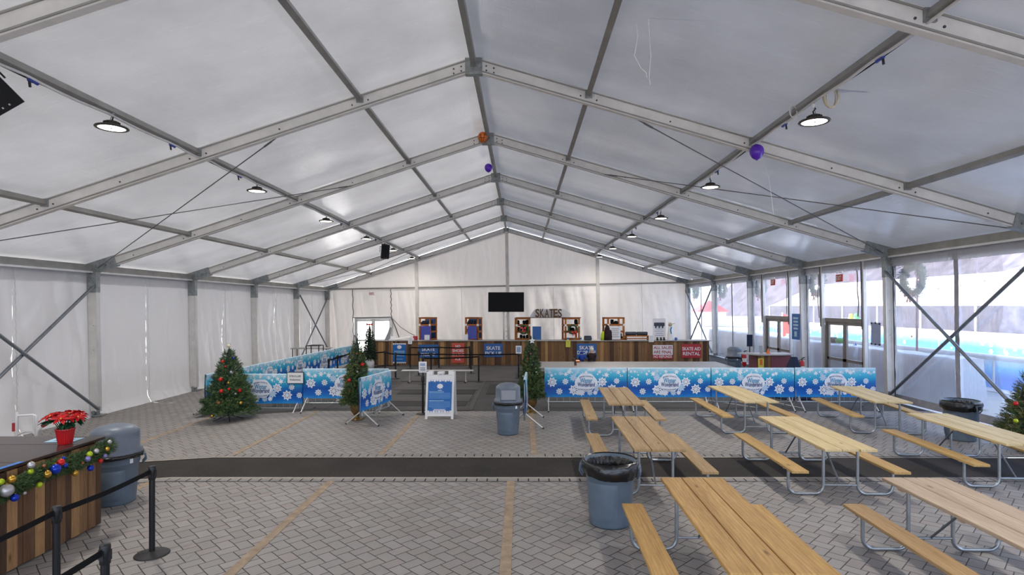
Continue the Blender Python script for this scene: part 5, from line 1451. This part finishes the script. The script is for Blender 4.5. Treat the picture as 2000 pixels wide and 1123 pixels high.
# small things on the counter
def small(nm, lab, cat, fn, mats, loc): b = MB(); fn(b); return tag(b.build(nm, mats, None, loc), lab, cat)
CT = 1.153
def on(px, d=27.1): return Vector(((px - CX) * d / F, d, CT))
bot = lambda b: (b.lathe([(0, 0), (.04, 0), (.042, .02), (.042, .14), (.035, .17), (.015, .2), (.015, .23), (0, .235)], 12, 0), b.lathe([(.043, .04), (.043, .12)], 12, 1))
for px, t in ((1109, 'under the right rack'), (1134.5, 'right of the right rack'), (1154.5, 'right of the dark cash box')): small('spray_bottle', 'small white and blue bottle on the counter, ' + t, 'bottle', bot, [M['whitep'], M['pblue']], on(px))
small('cash_box', 'dark grey box on the counter right of the SKATES racks', 'box', lambda b: (b.box((0, 0, .1), (.34, .25, .2), 0, None, .03), b.box((0, -.02, .205), (.3, .2, .02), 0)), [M['ink']], on(1148))
small('mug', 'blue mug near the right end of the counter', 'mug', lambda b: (b.lathe([(0, 0), (.05, 0), (.055, .02), (.055, .13), (.048, .13), (.048, .02), (0, .02)], 16), b.tube([(.05, 0, .1), (.085, 0, .09), (.085, 0, .05), (.05, 0, .03)], .009, 6)), [M['pblue']], on(1320))
small('red_box', 'small red and white box beside the leftmost rack', 'box', lambda b: (b.box((0, 0, .1), (.2, .16, .2), 0, None, .02), b.box((-.09, -.03, .06), (.08, .12, .12), 1)), [M['sred2'], M['whitep']], on(811, 27.1))
small('jacket', 'yellow hi-vis jacket hanging on the left of the rightmost rack', 'jacket', lambda b: b.lathe([(.0, .42), (.05, .4), (.1, .3), (.11, .15), (.13, 0), (0, 0)], 12, 0), [M['hiviz']], on(1178, 27.3))
small('jacket', 'dark grey jackets hung on the left of the rightmost rack', 'jacket', lambda b: (b.lathe([(.0, .72), (.06, .7), (.12, .55), (.14, .25), (.17, 0), (0, 0)], 12, 0), b.lathe([(0, .5), (.08, .45), (.1, .2), (.1, 0)], 10, 0, (.12, -.05, 0))), [M['coat']], on(1186, 27.2))
small('wooden_shelf', 'low wooden shelf right of the rightmost rack', 'shelf', lambda b: (b.box((0, 0, .2), (1.1, .3, .06)), b.box((0, 0, .08), (1.1, .3, .04)), [b.box((s * .52, 0, .11), (.05, .3, .22)) for s in (-1, 1)]), [M['cratex']], on(1244, 27.2))
for k, px in enumerate((1232, 1254)):
    small('black_roll', 'black soft roll on the low wooden shelf, %s one' % ('left' if k == 0 else 'right'), 'roll', lambda b: b.tube([(-.26, 0, 0), (-.24, 0, 0), (.24, 0, 0), (.26, 0, 0)], [.05, .085, .085, .05], 14), [M['ink']], on(px, 27.2) + Vector((0, 0, .315)))
small('cloth_figure', 'white draped cloth figure with a blue ribbon at the right of the counter', 'figure', lambda b: (b.lathe([(.15, 0), (.14, .2), (.10, .45), (.08, .62), (.05, .66), (0, .66)], 16), b.sphere((0, 0, .73), .10, 2), b.tube([(.02, -.1, .3), (.0, -.1, .5), (.04, -.09, .62)], .035, 8, 1), b.tube([(-.05, 0, .62), (-.1, -.05, .8), (-.09, -.05, .84)], .02, 6, 0), b.tube([(.06, 0, .75), (.22, 0, .78)], .015, 6, 2)), [M['whitep'], M['teal'], M['beige']], on(1309, 27.2))
for px, t in ((1284, 'left'), (1291, 'middle'), (1297, 'right')): small('black_gadget', 'small black card reader in front of the tall white poster, the %s one' % t, 'card reader', lambda b: (b.box((0, 0, .04), (.1, .1, .08), 0, None, .02), b.box((0, .02, .1), (.07, .03, .1), 0, Matrix.Rotation(-.4, 3, 'X'), .01)), [M['blackp']], on(px, 27.0))
# left end of the counter
small('leaning_board', 'grey folded board standing at the left end of the counter', 'board', lambda b: b.poly([(-.16, 0, 0), (.10, 0, 0), (.18, .05, .6), (.08, .05, .62), (.0, .02, .35)], (0, .04, 0)), [M['board']], on(757, 27.2))
small('paper_stack', 'pile of white papers at the left end of the counter', 'papers', lambda b: (b.box((0, 0, .03), (.3, .22, .06), 0, Matrix.Rotation(.2, 3, 'Z')), b.box((.02, .05, .1), (.24, .02, .18), 0, Matrix.Rotation(-.2, 3, 'X'))), [M['paper']], on(766, 27.1))
small('tilted_panel', 'pale panel lying tilted on the left end of the counter', 'panel', lambda b: b.poly([(-.35, -.1, 0), (.45, -.1, .14), (.45, .25, .17), (-.35, .25, .03)], (0, 0, .025)), [M['whitep']], on(783, 27.1))

# ================================================================ LOW PLATFORM AND SEATED CHILDREN
o = thing('low_platform', 'long low grey platform between the skate counter and the long banner', 'platform', (4.1, 22.8, 0))
b = MB(); b.box((0, 0, .43), (7.9, 2.4, .05), 0, None, .01); [b.box((-3.95 + 7.9 * k / 4, 0, .456), (.012, 2.4, .002), 1) for k in range(1, 4)]; b.build('deck', [M['greybench'], M['alud']], o)
b = MB(); b.box((0, -1.17, .36), (7.85, .03, .09)); b.box((0, 1.17, .36), (7.85, .03, .09)); b.build('edge_rail', [M['alud']], o)
for k in range(5):
    for y in (-1.1, 1.1): b = MB(); b.tube([(-3.8 + 1.9 * k, y, 0), (-3.8 + 1.9 * k, y, .41)], .03, 8); b.build('leg', [M['alud']], o)

def skin_mesh(name, nodes, edges, root, mats, parent, loc, sub=2):
    import bmesh
    bm = bmesh.new(); ly = bm.verts.layers.skin.verify(); vs = []
    for (p, r) in nodes:
        v = bm.verts.new(p); v[ly].radius = (r, r); v[ly].use_root = False; vs.append(v)
    vs[root][ly].use_root = True
    for a, c in edges: bm.edges.new((vs[a], vs[c]))
    me = bpy.data.meshes.new(name); bm.to_mesh(me); bm.free()
    o = bpy.data.objects.new(name, me); C.objects.link(o)
    o.modifiers.new('Skin', 'SKIN'); s = o.modifiers.new('Sub', 'SUBSURF'); s.levels = s.render_levels = sub
    dg = bpy.context.evaluated_depsgraph_get(); me2 = bpy.data.meshes.new_from_object(o.evaluated_get(dg)); me2.name = name
    o.modifiers.clear(); o.data = me2; me2.materials.clear()
    for m in mats: me2.materials.append(m)
    me2.polygons.foreach_set('use_smooth', [True] * len(me2.polygons))
    if parent is not None: o.parent = parent
    o.location = loc; return o
def child(px, d, scale, label, coat, hat, lean, pomp):
    o = thing('person', label, 'person', ((px - CX) * d / F, d, .455)); s = scale
    Y = lambda z: lean * z
    V = lambda x, y, z: (x * s, y * s, z * s)
    nodes = [(V(0, 0, .07), .12 * s), (V(0, Y(.2), .22), .11 * s), (V(0, Y(.38), .38), .105 * s), (V(0, Y(.46), .46), .05 * s), (V(0, Y(.54) + .02, .55), .085 * s), (V(0, Y(.6) + .02, .64), .075 * s),
             (V(-.15, Y(.4), .39), .05 * s), (V(-.2, .1, .25), .045 * s), (V(-.1, .28, .2), .035 * s), (V(-.06, .34, .19), .03 * s),
             (V(.15, Y(.4), .39), .05 * s), (V(.2, .1, .25), .045 * s), (V(.1, .28, .2), .035 * s), (V(.06, .34, .19), .03 * s),
             (V(-.09, .33, .09), .075 * s), (V(-.09, .38, -.25), .05 * s), (V(-.09, .5, -.30), .045 * s), (V(.09, .33, .09), .075 * s), (V(.09, .38, -.25), .05 * s), (V(.09, .5, -.30), .045 * s)]
    ed = [(0, 1), (1, 2), (2, 3), (3, 4), (4, 5), (2, 6), (6, 7), (7, 8), (8, 9), (2, 10), (10, 11), (11, 12), (12, 13), (0, 14), (14, 15), (15, 16), (0, 17), (17, 18), (18, 19)]
    skin_mesh('body', nodes, ed, 0, [M['skin']], o, (0, 0, 0))
    cn = [((n[0][0], n[0][1] - .01, n[0][2] - (.02 if i == 0 else 0)), n[1] + (.065 if i == 0 else .045) * s) for i, n in enumerate(nodes) if i in (0, 1, 2)] + [(nodes[i][0], nodes[i][1] + .035 * s) for i in (6, 7, 8, 10, 11, 12)] + [(nodes[3][0], .10 * s)]
    skin_mesh('coat', cn, [(0, 1), (1, 2), (2, 3), (3, 4), (4, 5), (2, 6), (6, 7), (7, 8), (2, 9)], 0, [coat], o, (0, 0, 0))
    tn = [((nodes[i][0][0], nodes[i][0][1] - (.03 * s if i == 0 else 0), nodes[i][0][2]), nodes[i][1] + (.06 if i == 0 else .015) * s) for i in (0, 14, 15, 17, 18)]
    skin_mesh('trousers', tn, [(0, 1), (1, 2), (0, 3), (3, 4)], 0, [M['ink']], o, (0, 0, 0))
    h = MB(); hc = Vector(V(0, Y(.6) + .015, .62)); h.sphere(hc, .118 * s, 0, 16, 10, (1, 1, 1.02))
    if pomp: h.sphere(hc + Vector((0, 0, .13 * s)), .04 * s, 0, 8, 6)
    h.build('knit_hat', [hat], o)
child(1155.5, 24.05, .80, 'seated person in a dark coat and cream knit hat on the grey platform', M['coat'], M['knit'], .05, True)
child(1136.5, 24.0, .56, 'small seated person in a bright blue coat and hat on the grey platform', M['bluecoat'], M['bluecoat'], .3, False)
o = thing('wooden_figure', 'brown gnarled wooden animal head figure on the grey platform', 'figure', ((1121 - CX) * 22.4 / F, 22.4, .457))
b = MB(); b.tube([(.06, 0, 0), (.05, 0, .16), (-.02, 0, .26), (-.12, 0, .25)], [.05, .045, .06, .035], 10); b.build('head_neck', [M['brownw']], o)
b = MB(); [b.tube([(-.0, s * .03, .29), (-.03, s * .08, .36), (.0, s * .12, .40)], .012, 6) for s in (-1, 1)]; b.build('horn', [M['brownw']], o)
small('orange_scarf', 'small orange cloth beside the child in blue', 'cloth', lambda b: b.box((0, 0, .05), (.26, .12, .1), 0, Matrix.Rotation(.3, 3, 'Z'), .04), [M['orange']], ((1127 - CX) * 23.6 / F, 23.6, .457))

# ================================================================ BACK LEFT CORNER
o = thing('folding_table', 'grey folding table in the far left corner behind the banners', 'table', (-10.0, 27.6, floor_z(-10)))
b = MB(); b.box((0, 0, 1.02), (1.75, .7, .04)); b.build('table_top', [M['gtop']], o)
for x in (-.8, .8):
    for y in (-.28, .28): b = MB(); b.tube([(x, y, 0), (x, y, 1.0)], .02, 8); b.build('leg', [M['blackm']], o)
for k, px in enumerate((592, 618)):
    small('storage_tub', 'beige round tub under the folding table, %s' % ('left one' if k == 0 else 'right one'), 'tub', lambda b: b.lathe([(0, 0), (.26, 0), (.3, .6), (.31, .62), (.25, .66), (0, .67)], 20), [M['beige']], ((px - CX) * 27.3 / F, 27.25, floor_z(-10)))
o = thing('metal_rack', 'black square metal frame beside the tubs in the far left corner', 'rack', ((615 - CX) * 26.2 / F, 26.2, floor_z(-9.3)))
b = MB()
for x in (-.28, .28):
    for y in (-.3, .3): b.tube([(x, y, 0), (x, y, 1.2)], .022, 6)
for z in (.4, 1.2):
    for a_, c_ in (((-.28, -.3), (.28, -.3)), ((.28, -.3), (.28, .3)), ((.28, .3), (-.28, .3)), ((-.28, .3), (-.28, -.3))): b.tube([(a_[0], a_[1], z), (c_[0], c_[1], z)], .02, 6)
b.build('frame', [M['blackm']], o)

# exit signs
def exit_sign(loc, rz, label, w=.36):
    o = thing('exit_sign', label, 'exit sign', loc, rz)
    b = MB(); b.box((0, 0, 0), (w, .05, .21), 0, None, .008); b.build('housing', [M['whitep']], o)
    b = MB(); b.text('EXIT', (0, -.028, 0), (1, 0, 0), (0, 0, 1), .14, None, 0, w * .8); b.build('lettering', [M['exitr']], o)
    b = MB()
    for s in (-1, 1): b.box((s * .1, -.0, .17), (.08, .07, .07), 0, Matrix.Rotation(s * .4, 3, 'Z'), .01)
    b.build('emergency_lamp', [M['whitep']], o)
exit_sign(at(726, 573.5, 36.4), 0, 'white and red EXIT sign over the door in the back wall')
for (px, py, d, t) in ((1649, 543, 18.95, 'over the nearer glass door'), (1517.5, 551.5, 23.95, 'over the farther glass door')):
    o = thing('exit_sign', 'red EXIT sign hanging ' + t, 'exit sign', (10.42, d, CH - (py - HY) * d / F), -PI / 2)
    b = MB(); b.box((0, 0, 0), (.38, .04, .24), 0, None, .006); b.build('housing', [M['exitr']], o)
    b = MB(); b.text('EXIT', (0, -.023, 0), (1, 0, 0), (0, 0, 1), .15, None, 0, .3); b.build('lettering', [M['whitep']], o)
    b = MB(); [b.box((s * .11, -.0, .19), (.09, .07, .08), 0, Matrix.Rotation(s * .4, 3, 'Z'), .01) for s in (-1, 1)]; b.build('emergency_lamp', [M['whitep']], o)
# pictures taped to the clear wall
o = thing('poster', 'tall blue poster with pale blocks taped to the clear wall by the column', 'poster', (10.42, 21.95, CH - (638 - HY) * 21.95 / F), -PI / 2)
b = MB(); b.box((0, 0, 0), (.62, .01, .98)); b.build('sheet', [M['pblue']], o)
b = MB()
for k in range(4): b.box((-.0, -.008, .32 - .13 * k), (.4 - .05 * (k % 2), .004, .075))
b.box((0, -.008, -.28), (.2, .004, .2)); b.build('print', [M['paperb']], o)
o = thing('acrylic_sheet', 'grey blue sheet with dark corner pads stuck to the clear wall near the column', 'sheet', (10.42, 17.0, CH - (652 - HY) * 17 / F), -PI / 2)
b = MB(); b.box((0, 0, 0), (.46, .012, .66), 0, None, .004); b.build('sheet', [M['acryl']], o)
for x, z in ((-.19, .31), (.0, .32), (.19, .3), (-.19, -.3), (0, -.31), (.19, -.31)): b = MB(); b.sphere((x, -.015, z), .03, 0, 8, 6, (1, .5, 1)); b.build('pad', [M['blackp']], o)
# kiosk by the farther door
o = thing('kiosk_counter', 'small wood and maroon kiosk counter in front of the farther glass door', 'counter', (8.5, 19.9, 0))
b = MB(); b.box((-.30, -.36, .55), (.44, .03, 1.06), 0)
for k in range(4): b.box((-.47 + .11 * k, -.385, .55), (.1, .02, 1.06), (0, 3, 2, 1)[k])
b.build('plank_panel', PL, o)
b = MB(); b.box((.28, -.30, .55), (.72, .1, 1.06), 0, None, .02); b.box((.05, .1, .54), (1.1, .7, 1.05), 0); b.build('side_panel', [M['maroon']], o)
b = MB(); b.poly([(-1.0, .2, 1.09), (-.55, -.45, 1.09), (.2, -.5, 1.09), (.75, -.3, 1.09), (.75, .45, 1.09), (-.6, .45, 1.09)], (0, 0, .04)); b.build('counter_top', [M['gtop']], o)
b = MB(); b.box((-.42, -.405, .82), (.19, .008, .34), 0); b.box((-.42, -.41, .86), (.1, .006, .2), 1); b.build('notice', [M['yellow'], M['orange']], o)
small('small_cone', 'small orange cone on the kiosk counter', 'cone', lambda b: (b.box((0, 0, .01), (.12, .12, .02)), b.lathe([(.05, .02), (.012, .17), (0, .175)], 14)), [M['cone']], (8.45, 19.8, 1.132))
small('menu_stand', 'small grey menu stand on the kiosk counter', 'stand', lambda b: b.poly([(-.05, 0, 0), (.05, 0, 0), (.05, .06, .26), (-.05, .06, .26)], (0, .02, 0)), [M['board']], (8.22, 19.8, 1.132))
small('tablet_screen', 'dark blue screen standing behind the kiosk counter', 'screen', lambda b: (b.box((0, 0, 1.45), (.22, .03, .45), 0, None, .01), b.tube([(0, 0, 0), (0, 0, 1.25)], .02, 8), b.box((0, 0, .015), (.3, .3, .03))), [M['navyc']], (8.65, 21.9, 0))
def extinguisher(x, y, z, label):
    o = thing('fire_extinguisher', label, 'fire extinguisher', (x, y, z))
    b = MB(); b.lathe([(0, 0), (.075, 0), (.08, .02), (.08, .38), (.06, .44), (.03, .47), (0, .47)], 18); b.lathe([(.081, .14), (.081, .28)], 18, 1); b.build('cylinder', [M['extred'], M['whitep']], o)
    b = MB(); b.tube([(0, 0, .46), (0, 0, .53), (.09, 0, .56)], .016, 6); b.tube([(0, 0, .50), (.10, 0, .50)], .01, 6); b.build('valve', [M['blackm']], o)
    b = MB(); b.tube([(-.02, 0, .5), (-.10, -.02, .46), (-.11, -.02, .3), (-.09, -.02, .15)], .013, 6); b.build('hose', [M['blackp']], o)
    b = MB(); b.tube([(0, 0, -z), (0, 0, 0)], .02, 8); b.lathe([(0, -z + .03), (.16, -z + .03), (.17, -z), (0, -z)], 16); b.build('stand', [M['extred']], o)
extinguisher(8.25, 21.4, .55, 'red fire extinguisher on a stand left of the kiosk counter')
extinguisher(9.0, 18.55, .55, 'red fire extinguisher on a stand behind the navy cloth cover')
o = thing('cloth_cover', 'navy blue peaked cloth cover with a white print behind the long banner', 'cover', (8.2, 17.4, 0))
b = MB()
def fc(u, v):
    a = 2 * PI * u; r = .62 - .52 * v ** .8 + .05 * math.sin(5 * a) * (1 - v); return (r * math.cos(a), r * .8 * math.sin(a), 1.2 * v ** .9 + .02)
b.grid(fc, 60, 14); b.build('cloth', [M['navyc']], o)
b = MB(); [b.poly([(-.15 + .1 * k, -.36, .86), (-.08 + .1 * k, -.36, .86), (-.02 + .1 * k, -.32, .94), (-.10 + .1 * k, -.32, .94)], (0, .02, 0)) for k in range(3)]; b.build('print', [M['whitep']], o)

# ================================================================ OUTSIDE THE CLEAR WALL
for k, (y0, y1) in enumerate(((15.45, 20.0), (20.2, 25.0), (25.2, 30.0), (30.2, 36.0))):
    b = MB(); sd = k * 5.0
    def ft(u, v, y0=y0, y1=y1, sd=sd):
        y = y0 + (y1 - y0) * u
        prof = [(11.55, .0), (11.62, .5), (11.6, 1.0), (11.66, 1.32), (11.95, 1.36), (12.35, 1.33), (12.4, .9), (12.45, 0)]
        q = v * 7; i = min(6, int(q)); f = q - i; x = prof[i][0] * (1 - f) + prof[i + 1][0] * f; z = prof[i][1] * (1 - f) + prof[i + 1][1] * f
        w = noise.noise(Vector((y * 1.4, z * 1.6, sd))) * .08 + noise.noise(Vector((y * 4, z * 4, sd))) * .025
        return (x + w, y, max(-.03, z + w * .4))
    b.grid(ft, 50, 28)
    b.poly([ft(0, j / 28) for j in range(29)]); b.poly([ft(1, j / 28) for j in range(29)][::-1])
    tag(b.build('covered_wall', [M['tarp']]), 'white tarp covered low wall outside the clear panels, %s' % ('nearest section', 'section behind the nearer glass door', 'section behind the farther glass door', 'farthest section')[k], 'covered wall', 'white covered walls outside')
def fence(x, y0, y1, n, h, label, bn=0.0):
    L = (y1 - y0) / n
    for k in range(n):
        o = thing('rink_board', label + ', section %s' % ('nearest the camera', 'second from the camera', 'third from the camera', 'fourth from the camera', 'fifth from the camera', 'farthest from the camera')[k if k < n - 1 else 5], 'rink board', (x, y0 + L * (k + 1), 0), -PI / 2, label)
        b = MB(); b.box((L / 2, .05, h / 2), (L - .02, .08, h)); b.build('panel', [M['whitep']], o)
        b = MB(); b.box((L / 2, .0, h + .03), (L - .01, .22, .07), 0, None, .01); b.build('top_rail', [M['whitem']], o)
        b = MB(); rr = random.Random(k + int(x))
        b.grid(lambda u, v: (.05 + (L - .1) * u, -.01, .12 + (h - .22) * v), 8, 6)
        for j in range(int(L * 2.2)):
            s = star2(rr.uniform(.3, L - .3), rr.uniform(.25, h - .25), rr.uniform(.08, .2), 6, .5); b.add([(a_, -.016, z_) for a_, z_ in s] + [(sum(a_ for a_, _ in s) / 12, -.016, sum(z_ for _, z_ in s) / 12)], [(q, (q + 1) % 12, 12) for q in range(12)], 1)
        b.build('banner', [M['bannerx'], M['flake']], o)
M['shade'] = plain('shaded_canvas', '3a3a48', .8, 0, .2, .5, 1.5)  # marquee side walls: shade below the white roof put into the colour
M['bannerx'] = grad_mat('rink_banner', .1, 1.1, [(0, '2b7fd0'), (.35, '1c63bd'), (.7, '5fb0df'), (1, 'dcecf5')])
fence(15.2, 9.0, 33.0, 5, 1.12, 'blue and white rink board')
fence(25.5, 22.0, 62.0, 6, 1.25, 'far rink board across the ice')
b = MB(); b.box((20.3, 36, -.01), (10, 60, .03)); struct(b, 'ground_outside.002', [M['snow']], None, 'white ice surface of the outdoor rink', 'ground')
# white marquee beyond the rink
o = thing('marquee', 'large white marquee beyond the outdoor rink', 'marquee', (44, 60, 0))
b = MB(); w, L, e, r = 7, 26, 2.8, 5.9
b.add([(-w, -L, e), (0, -L, r), (w, -L, e), (-w, L, e), (0, L, r), (w, L, e)], [(0, 1, 4, 3), (1, 2, 5, 4), (0, 2, 1), (3, 4, 5)]); b.build('roof', [M['tentw']], o)
b = MB(); b.add([(-w, -L, 0), (w, -L, 0), (w, L, 0), (-w, L, 0), (-w, -L, e), (w, -L, e), (w, L, e), (-w, L, e)], [(0, 1, 5, 4), (1, 2, 6, 5), (2, 3, 7, 6), (3, 0, 4, 7)])
b.build('side_wall', [M['shade']], o)
for k in range(9): b = MB(); b.box((-w - .05, -L + k * 2 * L / 8, e / 2), (.15, .15, e)); b.build('post', [M['whitem']], o)
# hillside
def hill(x0, label, zt, seed):
    b = MB()
    def fh(u, v):
        y = -30 + 240 * u; x = x0 + 60 * v + noise.noise(Vector((y * .02, v, seed))) * 6
        z = -1 + (zt * (.75 + .45 * noise.noise(Vector((y * .012, 2, seed))))) * math.sin(PI / 2 * min(1, v * 1.15)) + noise.noise(Vector((y * .3, v * 18, seed))) * .9 + noise.noise(Vector((y * 1.2, v * 60, seed))) * .5
        return (x, y, z)
    b.grid(fh, 260, 60); struct(b, 'hill', [M['hill']], None, label, 'hillside')
hill(66, 'bare wooded hillside beyond the outdoor rink', 42, 3)
b = MB()
# wreaths on the outside of the columns
for k, (px, py) in enumerate(((1780, 546), (1594, 553), (1484, 560), (1410, 564), (1358, 568))):
    d = 10.95 * F / (px - CX); wreath((10.98, d, CH - (py - HY) * d / F), .40, .12, M['wreathg'], 'green wreath with a pink bow outside the clear wall, %s' % ('nearest, beside the crossed tubes', 'left of the nearer glass door', 'left of the farther glass door', 'second from the far corner', 'at the far corner')[k], (0, -.45, .14), 800, None, 50 + k, 0, -PI / 2)
# string lights, pole, flags and coloured things out by the rink
o = thing('string_lights', 'white string of lights outside above the rink', 'string lights', (14, 15, 4))
b = MB(); P0 = at(1750, 560, 21.5); P1 = at(2060, 500, 14.5); pts = [P0 + (P1 - P0) * t + Vector((0, 0, -.25 * math.sin(PI * t))) for t in [k / 20 for k in range(21)]]
b.tube([p - o.location for p in pts], .018, 5); b.build('wire', [M['whitem']], o)
for k in range(1, 20, 3): b = MB(); b.sphere(pts[k] - o.location - Vector((0, 0, .08)), .06, 0, 8, 6); b.build('bulb', [M['whitep']], o)
small('light_pole', 'thin dark red pole outside the near clear panel', 'pole', lambda b: (b.tube([(0, 0, 0), (0, 0, 4.0)], .035, 8), b.tube([(0, 0, 4), (-.25, 0, 4.05)], .03, 6)), [M['maroon']], at(1791, 600, 19.5) * 1.0)
bpy.data.objects['light_pole'].location = ((1791 - CX) * 19.5 / F, 19.5, -.03)
small('feather_flag', 'red feather flag far outside behind the farther glass door', 'flag', lambda b: (b.tube([(0, 0, 0), (0, 0, 2.3)], .03, 6, 1), b.poly([(0, 0, .5), (.5, 0, .8), (.55, 0, 1.5), (.35, 0, 2.1), (0, 0, 2.3)], (0, .02, 0))), [M['redx'], M['whitem']], ((1528 - CX) * 41 / F, 41, 0))
small('feather_flag', 'blue feather banner outside behind the nearer glass door', 'flag', lambda b: (b.tube([(0, 0, 0), (0, 0, 1.5)], .02, 6, 1), b.poly([(0, 0, .2), (.17, 0, .3), (.2, 0, .9), (.12, 0, 1.35), (0, 0, 1.5)], (0, .02, 0))), [M['pblue'], M['whitem']], ((1668 - CX) * 20.6 / F, 20.6, 0))
small('skate_aid', 'yellow skate aid on the far rink boards', 'skate aid', lambda b: (b.lathe([(0, 0), (.26, 0), (.3, .15), (.2, .5), (.16, .62), (0, .66)], 14), b.sphere((0, 0, .72), .16)), [M['yellowx']], ((1662 - CX) * 45 / F, 45, 1.3) if False else (25.5, 25.5 * F / (1662 - CX), 1.32))
small('skate_aid', 'green skate aid on the far rink boards', 'skate aid', lambda b: (b.lathe([(0, 0), (.3, 0), (.34, .15), (.22, .5), (.18, .62), (0, .66)], 14), b.sphere((0, 0, .72), .18)), [M['greenx']], (25.5, 25.5 * F / (1673 - CX), 1.32))
small('dark_bag', 'dark bag lying on the covered wall behind the nearer glass door', 'bag', lambda b: b.sphere((0, 0, .1), .16, 0, 12, 8, (1, 2.2, .7)), [M['coat']], (12.0, 12.0 * F / (1629 - CX), 1.36))
small('green_bag', 'green bag lying on the covered wall behind the nearer glass door', 'bag', lambda b: b.sphere((0, 0, .1), .16, 0, 12, 8, (1, 1.6, .7)), [M['greenx']], (12.0, 12.0 * F / (1641 - CX), 1.36))
o = thing('red_kiosk', 'red canopy kiosk far outside near the far corner', 'kiosk', (26, 80, 0))
b = MB(); b.box((0, 0, 1.0), (3.6, 3, 2.0)); b.build('body', [M['whitep']], o)
b = MB(); b.add([(-2.2, -2, 2.0), (2.2, -2, 2.0), (2.2, 2, 2.0), (-2.2, 2, 2.0), (0, 0, 3.6)], [(0, 1, 4), (1, 2, 4), (2, 3, 4), (3, 0, 4), (3, 2, 1, 0)]); b.build('canopy', [M['redx']], o)

# ================================================================ LIGHT AND CAMERA
sd_ = Vector((-.78, .38, .47)).normalized()
sl = bpy.data.lights.new('sun', 'SUN'); sl.energy = SUN; sl.angle = .01; sl.color = (1, .95, .87)
so = bpy.data.objects.new('sun', sl); C.objects.link(so); so.rotation_euler = (-sd_).to_track_quat('-Z', 'Y').to_euler(); so.location = sd_ * 60
w = bpy.data.worlds.new('sky'); SC.world = w; w.use_nodes = True; nt = w.node_tree; nt.nodes.clear()
ou = nt.nodes.new('ShaderNodeOutputWorld'); bg = nt.nodes.new('ShaderNodeBackground'); tc = nt.nodes.new('ShaderNodeTexCoord'); sp = nt.nodes.new('ShaderNodeSeparateXYZ'); rp = nt.nodes.new('ShaderNodeValToRGB')
nt.links.new(tc.outputs['Generated'], sp.inputs[0]); nt.links.new(sp.outputs[2], rp.inputs[0]); nt.links.new(rp.outputs[0], bg.inputs[0]); nt.links.new(bg.outputs[0], ou.inputs[0])
rp.color_ramp.elements[0].position = 0.0; rp.color_ramp.elements[0].color = (.78, .87, 1.0, 1); rp.color_ramp.elements[1].position = .7; rp.color_ramp.elements[1].color = (.42, .60, 1.0, 1)
bg.inputs[1].default_value = SKY
cam = bpy.data.cameras.new('camera'); cam.sensor_width = 36; cam.lens = 36 * F / 2000; cam.shift_x = -(CX - 1000) / 2000; cam.shift_y = (HY - 561.5) / 2000; cam.clip_end = 500; cam.clip_start = .05
co = bpy.data.objects.new('camera', cam); C.objects.link(co); co.location = (0, 0, CH); co.rotation_euler = (PI / 2, 0, 0); SC.camera = co
vs_ = SC.view_settings; vs_.view_transform = 'Standard'; vs_.look = 'None'; vs_.exposure = EXPO; vs_.gamma = 1; vs_.use_curve_mapping = False
SC.cycles.max_bounces = 8; SC.cycles.diffuse_bounces = 5; SC.cycles.glossy_bounces = 3; SC.cycles.transmission_bounces = 4; SC.cycles.transparent_max_bounces = 12
SC.cycles.use_denoising = True; SC.cycles.sample_clamp_indirect = 6.0; SC.cycles.caustics_reflective = False; SC.cycles.caustics_refractive = False
